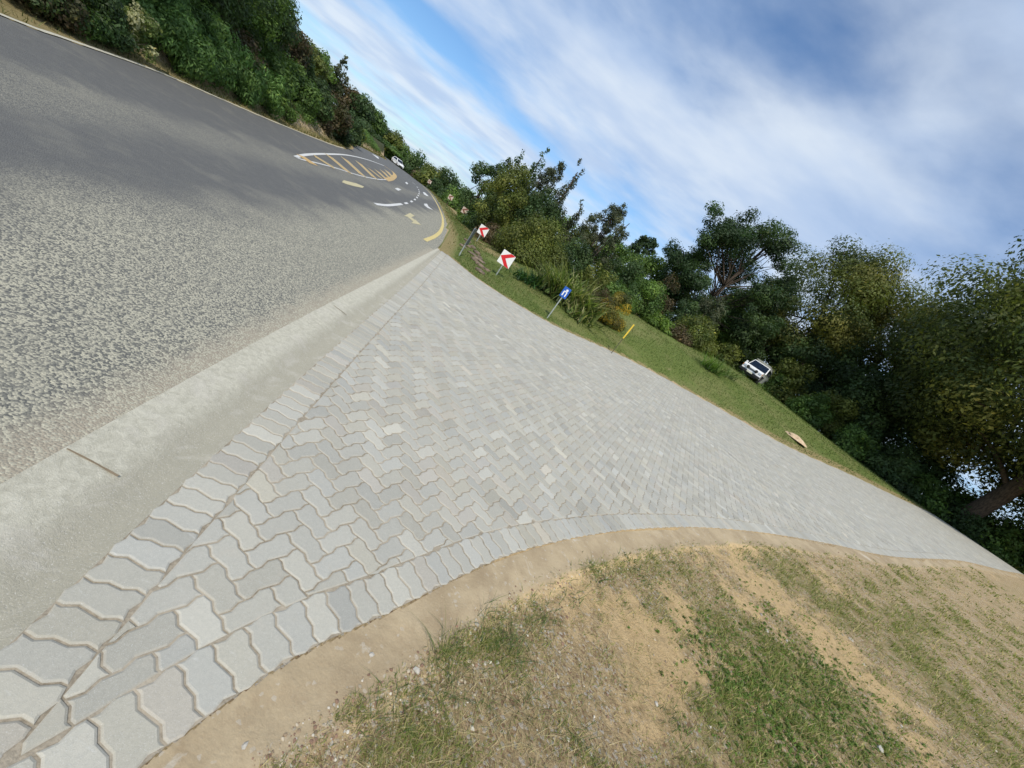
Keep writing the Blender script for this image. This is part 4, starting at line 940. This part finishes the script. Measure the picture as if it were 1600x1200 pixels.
chevron((700,316),(703,305),.60,'weathered pale chevron sign, fourth along the bend',old=True,d=58)
chevron((667,292),(671,283),.60,'most distant weathered chevron sign by the bushes',old=True,d=80)
# grey sign seen nearly edge on
p=atH(718,400); dist=float(np.hypot(*p)); zb=hz(p); hh=CAMH+dist*math.tan(azel(743,357)[1])-zb
root=empty('roadside_sign',(p[0],p[1],zb),face_cam(p)+R_(81),'tall grey sign on a steel pole seen nearly edge on beside the rocks','road sign')
bm=bmesh.new(); cyl(bm,(0,.03,hh/2-.1),.032,hh+.2,'z',12); bmobj('post',bm,m_galv,root)
bm=bmesh.new(); bx(bm,(0,0,hh*.70),(.60,.03,hh*.58)); bmobj('sign_panel',bm,m_back,root,.004,1)
# blue sign
p=atH(855,497); dist=float(np.hypot(*p)); zb=hz(p); hh=CAMH+dist*math.tan(azel(887,449)[1])-zb
root=empty('information_sign',(p[0],p[1],zb),face_cam(p)+R_(6),'small blue sign with white symbols on a thin grey post in front of the flax','road sign')
bm=bmesh.new(); cyl(bm,(0,.03,hh*.4-.1),.027,hh*.8+.2,'z',12); bmobj('post',bm,m_galv,root)
sw,sh=.30,.44; bm=bmesh.new(); bx(bm,(0,0,hh-sh/2),(sw,.012,sh)); bmobj('sign_panel',bm,m_blue,root,.004,1)
bm=bmesh.new(); zc=hh-sh/2
def flatpoly(pts):
    bm.faces.new([bm.verts.new((x_,-.0085,zc+z_)) for x_,z_ in pts])
flatpoly([(.02+.05*math.cos(a),.11+.045*math.sin(a)) for a in np.linspace(0,6.283,13)[:-1]]); flatpoly([(-.09,-.15),(-.04,-.15),(-.04,.02),(-.09,.02)]); flatpoly([(.035,-.15),(.08,-.15),(.08,.02),(.035,.02)]); flatpoly([(-.088,.022),(.08,.022),(.06,.06),(-.07,.06)])
bmobj('white_symbol',bm,m_signw,root)
# yellow marker post
p=atH(955,552); dist=float(np.hypot(*p)); zb=hz(p); hh=CAMH+dist*math.tan(azel(985,503)[1])-zb; zm=CAMH+dist*math.tan(azel(970,526)[1])-zb
root=empty('marker_post',(p[0],p[1],zb),face_cam(p),'marker post with a yellow upper half and dark rusty lower half on the lawn','post')
bm=bmesh.new(); bx(bm,(0,0,zm/2-.05),(.03,.03,zm+.1)); bmobj('lower_post',bm,m_darkp,root,.004,1)
bm=bmesh.new(); bx(bm,(0,0,(hh+zm)/2),(.06,.03,hh-zm)); bmobj('marker_board',bm,m_yelp,root,.005,1)
# rock-lined drain
rk=[(730,385),(734,392),(738,399),(742,404),(746,410),(749,416),(741,395),(746,402),(752,410),(735,380),(738,387),(752,418),(745,396),(756,420),(728,376),(748,424)]
m_rock=simple('rock',(.17,.13,.095),.95,0,.45,3)
rs=np.random.RandomState(21)
for k,px_ in enumerate(rk):
    q_=atH(*px_)+rs.randn(2)*np.array([.28,.12]); n=1; v=[];bm=bmesh.new(); bmesh.ops.create_icosphere(bm,subdivisions=2,radius=1)
    sc=np.array([.13+.15*rs.rand(),.11+.11*rs.rand(),.07+.05*rs.rand()]); fr=rs.rand(3)*6
    for vv in bm.verts:
        c_=np.array(vv.co); c_*=(1+.16*math.sin(3*c_[0]+fr[0])+.14*math.sin(4*c_[1]+fr[1])+.08*rs.randn()); vv.co=Vector(c_*sc)
    ob=bmobj('rock',bm,m_rock); ob.location=(q_[0],q_[1],hz(q_)+.03); ob.rotation_euler=(0,0,rs.rand()*6); tag(ob,'brown rock lining the small ditch beside the grey sign','rock','brown rocks lining the ditch beside the grey sign')
# ---------------------------------------------------------------- vehicles
m_carw,t,b,o=newmat('car_paint_white'); n_=t.noise(t.add('ShaderNodeTexCoord').outputs['Object'],6,4,.6); setc(t,b,t.mix(t.ramp(n_,.45,.8),(.84,.85,.85),(.76,.75,.72)),.3); b.inputs['Coat Weight'].default_value=.6
m_glass=simple('window_glass_dark',(.015,.03,.06),.06,0,.05); m_blk=simple('black_plastic',(.018,.018,.018),.5,0,.2); m_rub=simple('tyre_rubber',(.02,.02,.02),.85,0,.2); m_chr=simple('lamp_glass',(.55,.56,.58),.15,.6); m_plate=simple('number_plate',(.62,.62,.50),.5); m_rack=simple('roof_rack_alloy',(.36,.36,.30),.5,.3)
m_tail=simple('tail_lamp_red',(.4,.02,.02),.3); m_amb=simple('indicator_amber',(.6,.22,.03),.3)
def wheel(parent,x,y,r=.39,wd=.26):
    bm=bmesh.new(); cyl(bm,(0,0,0),r,wd,'y',28); tyre=bmobj('tyre',bm,m_rub,parent,.03,2,True); tyre.name='wheel'; tyre.location=(x,y,r)
    bm=bmesh.new(); cyl(bm,(0,0,0),r*.58,wd+.02,'y',20); bmobj('rim',bm,m_chr,tyre,.01,1)
def loft(name,secs,mat,parent,bev=.03):
    """secs: list of (x,z,halfwidth) quads for cabin/bodies given as outline in x,z with half widths per point"""
    bm=bmesh.new(); L=[bm.verts.new((x_,-w_,z_)) for x_,z_,w_ in secs]; Rv=[bm.verts.new((x_,w_,z_)) for x_,z_,w_ in secs]
    bm.faces.new(L); bm.faces.new(Rv[::-1])
    for i in range(len(secs)): j=(i+1)%len(secs); bm.faces.new([L[j],L[i],Rv[i],Rv[j]])
    return bmobj(name,bm,mat,parent,bev,2,False)
# off-roader: local +X is the front
A_,_=azel(1172,592); dS=39.5; p=np.array([math.sin(A_)*dS,math.cos(A_)*dS]); zb=hz(p); print('suv',zb,CAMH+dS*math.tan(azel(1168,611)[1]))
head=math.atan2(-p[1],-p[0])+R_(-9)
su=empty('off_road_car',(p[0],p[1],zb),head,'white off-road car with roof rack and black bumper parked beyond the lawn crest','car')
loft('body',[(-2.2,.42,.82),(-2.25,.75,.88),(-2.22,1.12,.88),(.75,1.14,.88),(2.05,1.10,.83),(2.24,1.0,.82),(2.26,.60,.82),(2.22,.46,.80),(1.2,.40,.84)],m_carw,su,.045)
loft('cabin',[(-2.18,1.14,.84),(-2.1,1.74,.70),(-1.9,1.80,.68),(.22,1.80,.68),(.36,1.76,.69),(.95,1.15,.82)],m_carw,su,.03)
bm=bmesh.new(); v=[bm.verts.new(q) for q in((.965,-.74,1.19),(.965,.74,1.19),(.425,.64,1.73),(.425,-.64,1.73))]; bm.faces.new(v); bmesh.ops.solidify(bm,geom=bm.faces[:],thickness=.01); bmobj('windscreen',bm,m_glass,su)
for s_ in(-1,1):
    bm=bmesh.new(); v=[bm.verts.new((x_,s_*y_,z_)) for x_,y_,z_ in((-1.95,.832,1.2),(.75,.832,1.2),(.28,.71,1.70),(-1.9,.71,1.70))]; bm.faces.new(v); bmesh.ops.solidify(bm,geom=bm.faces[:],thickness=-.012*s_); bmobj('side_window',bm,m_glass,su)
    bm=bmesh.new(); bx(bm,(.78,s_*.98,1.24),(.1,.16,.2)); bmobj('wing_mirror',bm,m_blk if s_>0 else m_carw,su,.03,2)
    bm=bmesh.new(); bx(bm,(2.26,s_*.66,.85),(.05,.24,.16)); bmobj('headlight',bm,m_chr,su,.02,1)
    bm=bmesh.new(); bx(bm,(2.2,s_*.815,.88),(.1,.05,.14)); bmobj('indicator',bm,m_amb,su,.01,1)
    sl=bmesh.new(); cyl(sl,(2.42,s_*.36,.86),.12,.12,'x',20); bmobj('spotlight',sl,m_blk,su,.02,2,True)
    for x_ in(-1.35,1.35): wheel(su,x_,s_*.78)
    bm=bmesh.new(); bx(bm,(1.35,s_*.87,.80),(.95,.09,.09)); bx(bm,(-1.35,s_*.87,.80),(.95,.09,.09)); bmobj('wheel_arch',bm,m_blk,su,.02,1)
bm=bmesh.new(); bx(bm,(2.34,0,.52),(.24,1.70,.20)); bx(bm,(2.3,0,.36),(.16,1.3,.12)); bmobj('front_bumper',bm,m_blk,su,.03,2)
bm=bmesh.new(); bx(bm,(2.26,0,.82),(.04,.80,.13)); 
for k in range(4): bx(bm,(2.285,0,.775+k*.03),(.02,.76,.010))
bmobj('grille',bm,m_back,su)
bm=bmesh.new(); bx(bm,(2.475,.0,.55),(.015,.46,.13)); bmobj('number_plate',bm,m_plate,su)
bm=bmesh.new()
for s_ in(-1,1):
    bx(bm,(-.8,s_*.62,1.93),(2.2,.04,.05)); bx(bm,(-.8+s_*1.08,0,1.93),(.04,1.26,.05))
    for x_ in(-1.6,-.8,0): bx(bm,(x_,s_*.62,1.86),(.04,.04,.13))
for k in range(7): bx(bm,(-1.7+k*.3,0,1.90),(.05,1.2,.025))
bmobj('roof_rack',bm,m_rack,su)
# white hatchback on the far road
A_,_=azel(618,262); dC=105.; p=np.array([math.sin(A_)*dC,math.cos(A_)*dC]); zb=float(H0(*p))+.02
hb=empty('hatchback_car',(p[0],p[1],zb),math.atan2(-p[1],-p[0])+R_(25),'small white hatchback driving on the distant road bend','car')
loft('body',[(-1.9,.35,.76),(-1.98,.7,.80),(-1.9,.95,.80),(.7,.97,.80),(1.8,.82,.74),(1.95,.6,.72),(1.9,.3,.72),(0,.25,.78)],m_carw,hb,.06)
loft('cabin',[(-1.9,.95,.78),(-1.55,1.42,.60),(-1.2,1.48,.58),(.0,1.48,.58),(.2,1.43,.60),(.9,.96,.76)],m_carw,hb,.04)
bm=bmesh.new(); bm.faces.new([bm.verts.new(q) for q in((.93,-.66,1.0),(.93,.66,1.0),(.27,.55,1.41),(.27,-.55,1.41))]); bmesh.ops.solidify(bm,geom=bm.faces[:],thickness=.01); bmobj('windscreen',bm,m_glass,hb)
for s_ in(-1,1):
    bm=bmesh.new(); bm.faces.new([bm.verts.new((x_,s_*y_,z_)) for x_,y_,z_ in((-1.5,.765,1.0),(.7,.765,1.0),(.15,.62,1.39),(-1.35,.62,1.39))]); bmesh.ops.solidify(bm,geom=bm.faces[:],thickness=-.012*s_); bmobj('side_window',bm,m_glass,hb)
    bm=bmesh.new(); bx(bm,(1.87,s_*.56,.68),(.1,.26,.13)); bmobj('headlight',bm,m_chr,hb,.02,1)
    for x_ in(-1.25,1.2): wheel(hb,x_,s_*.70,.31,.2)
bm=bmesh.new(); bx(bm,(1.94,0,.42),(.06,.9,.16)); bmobj('grille',bm,m_blk,hb,.01,1)
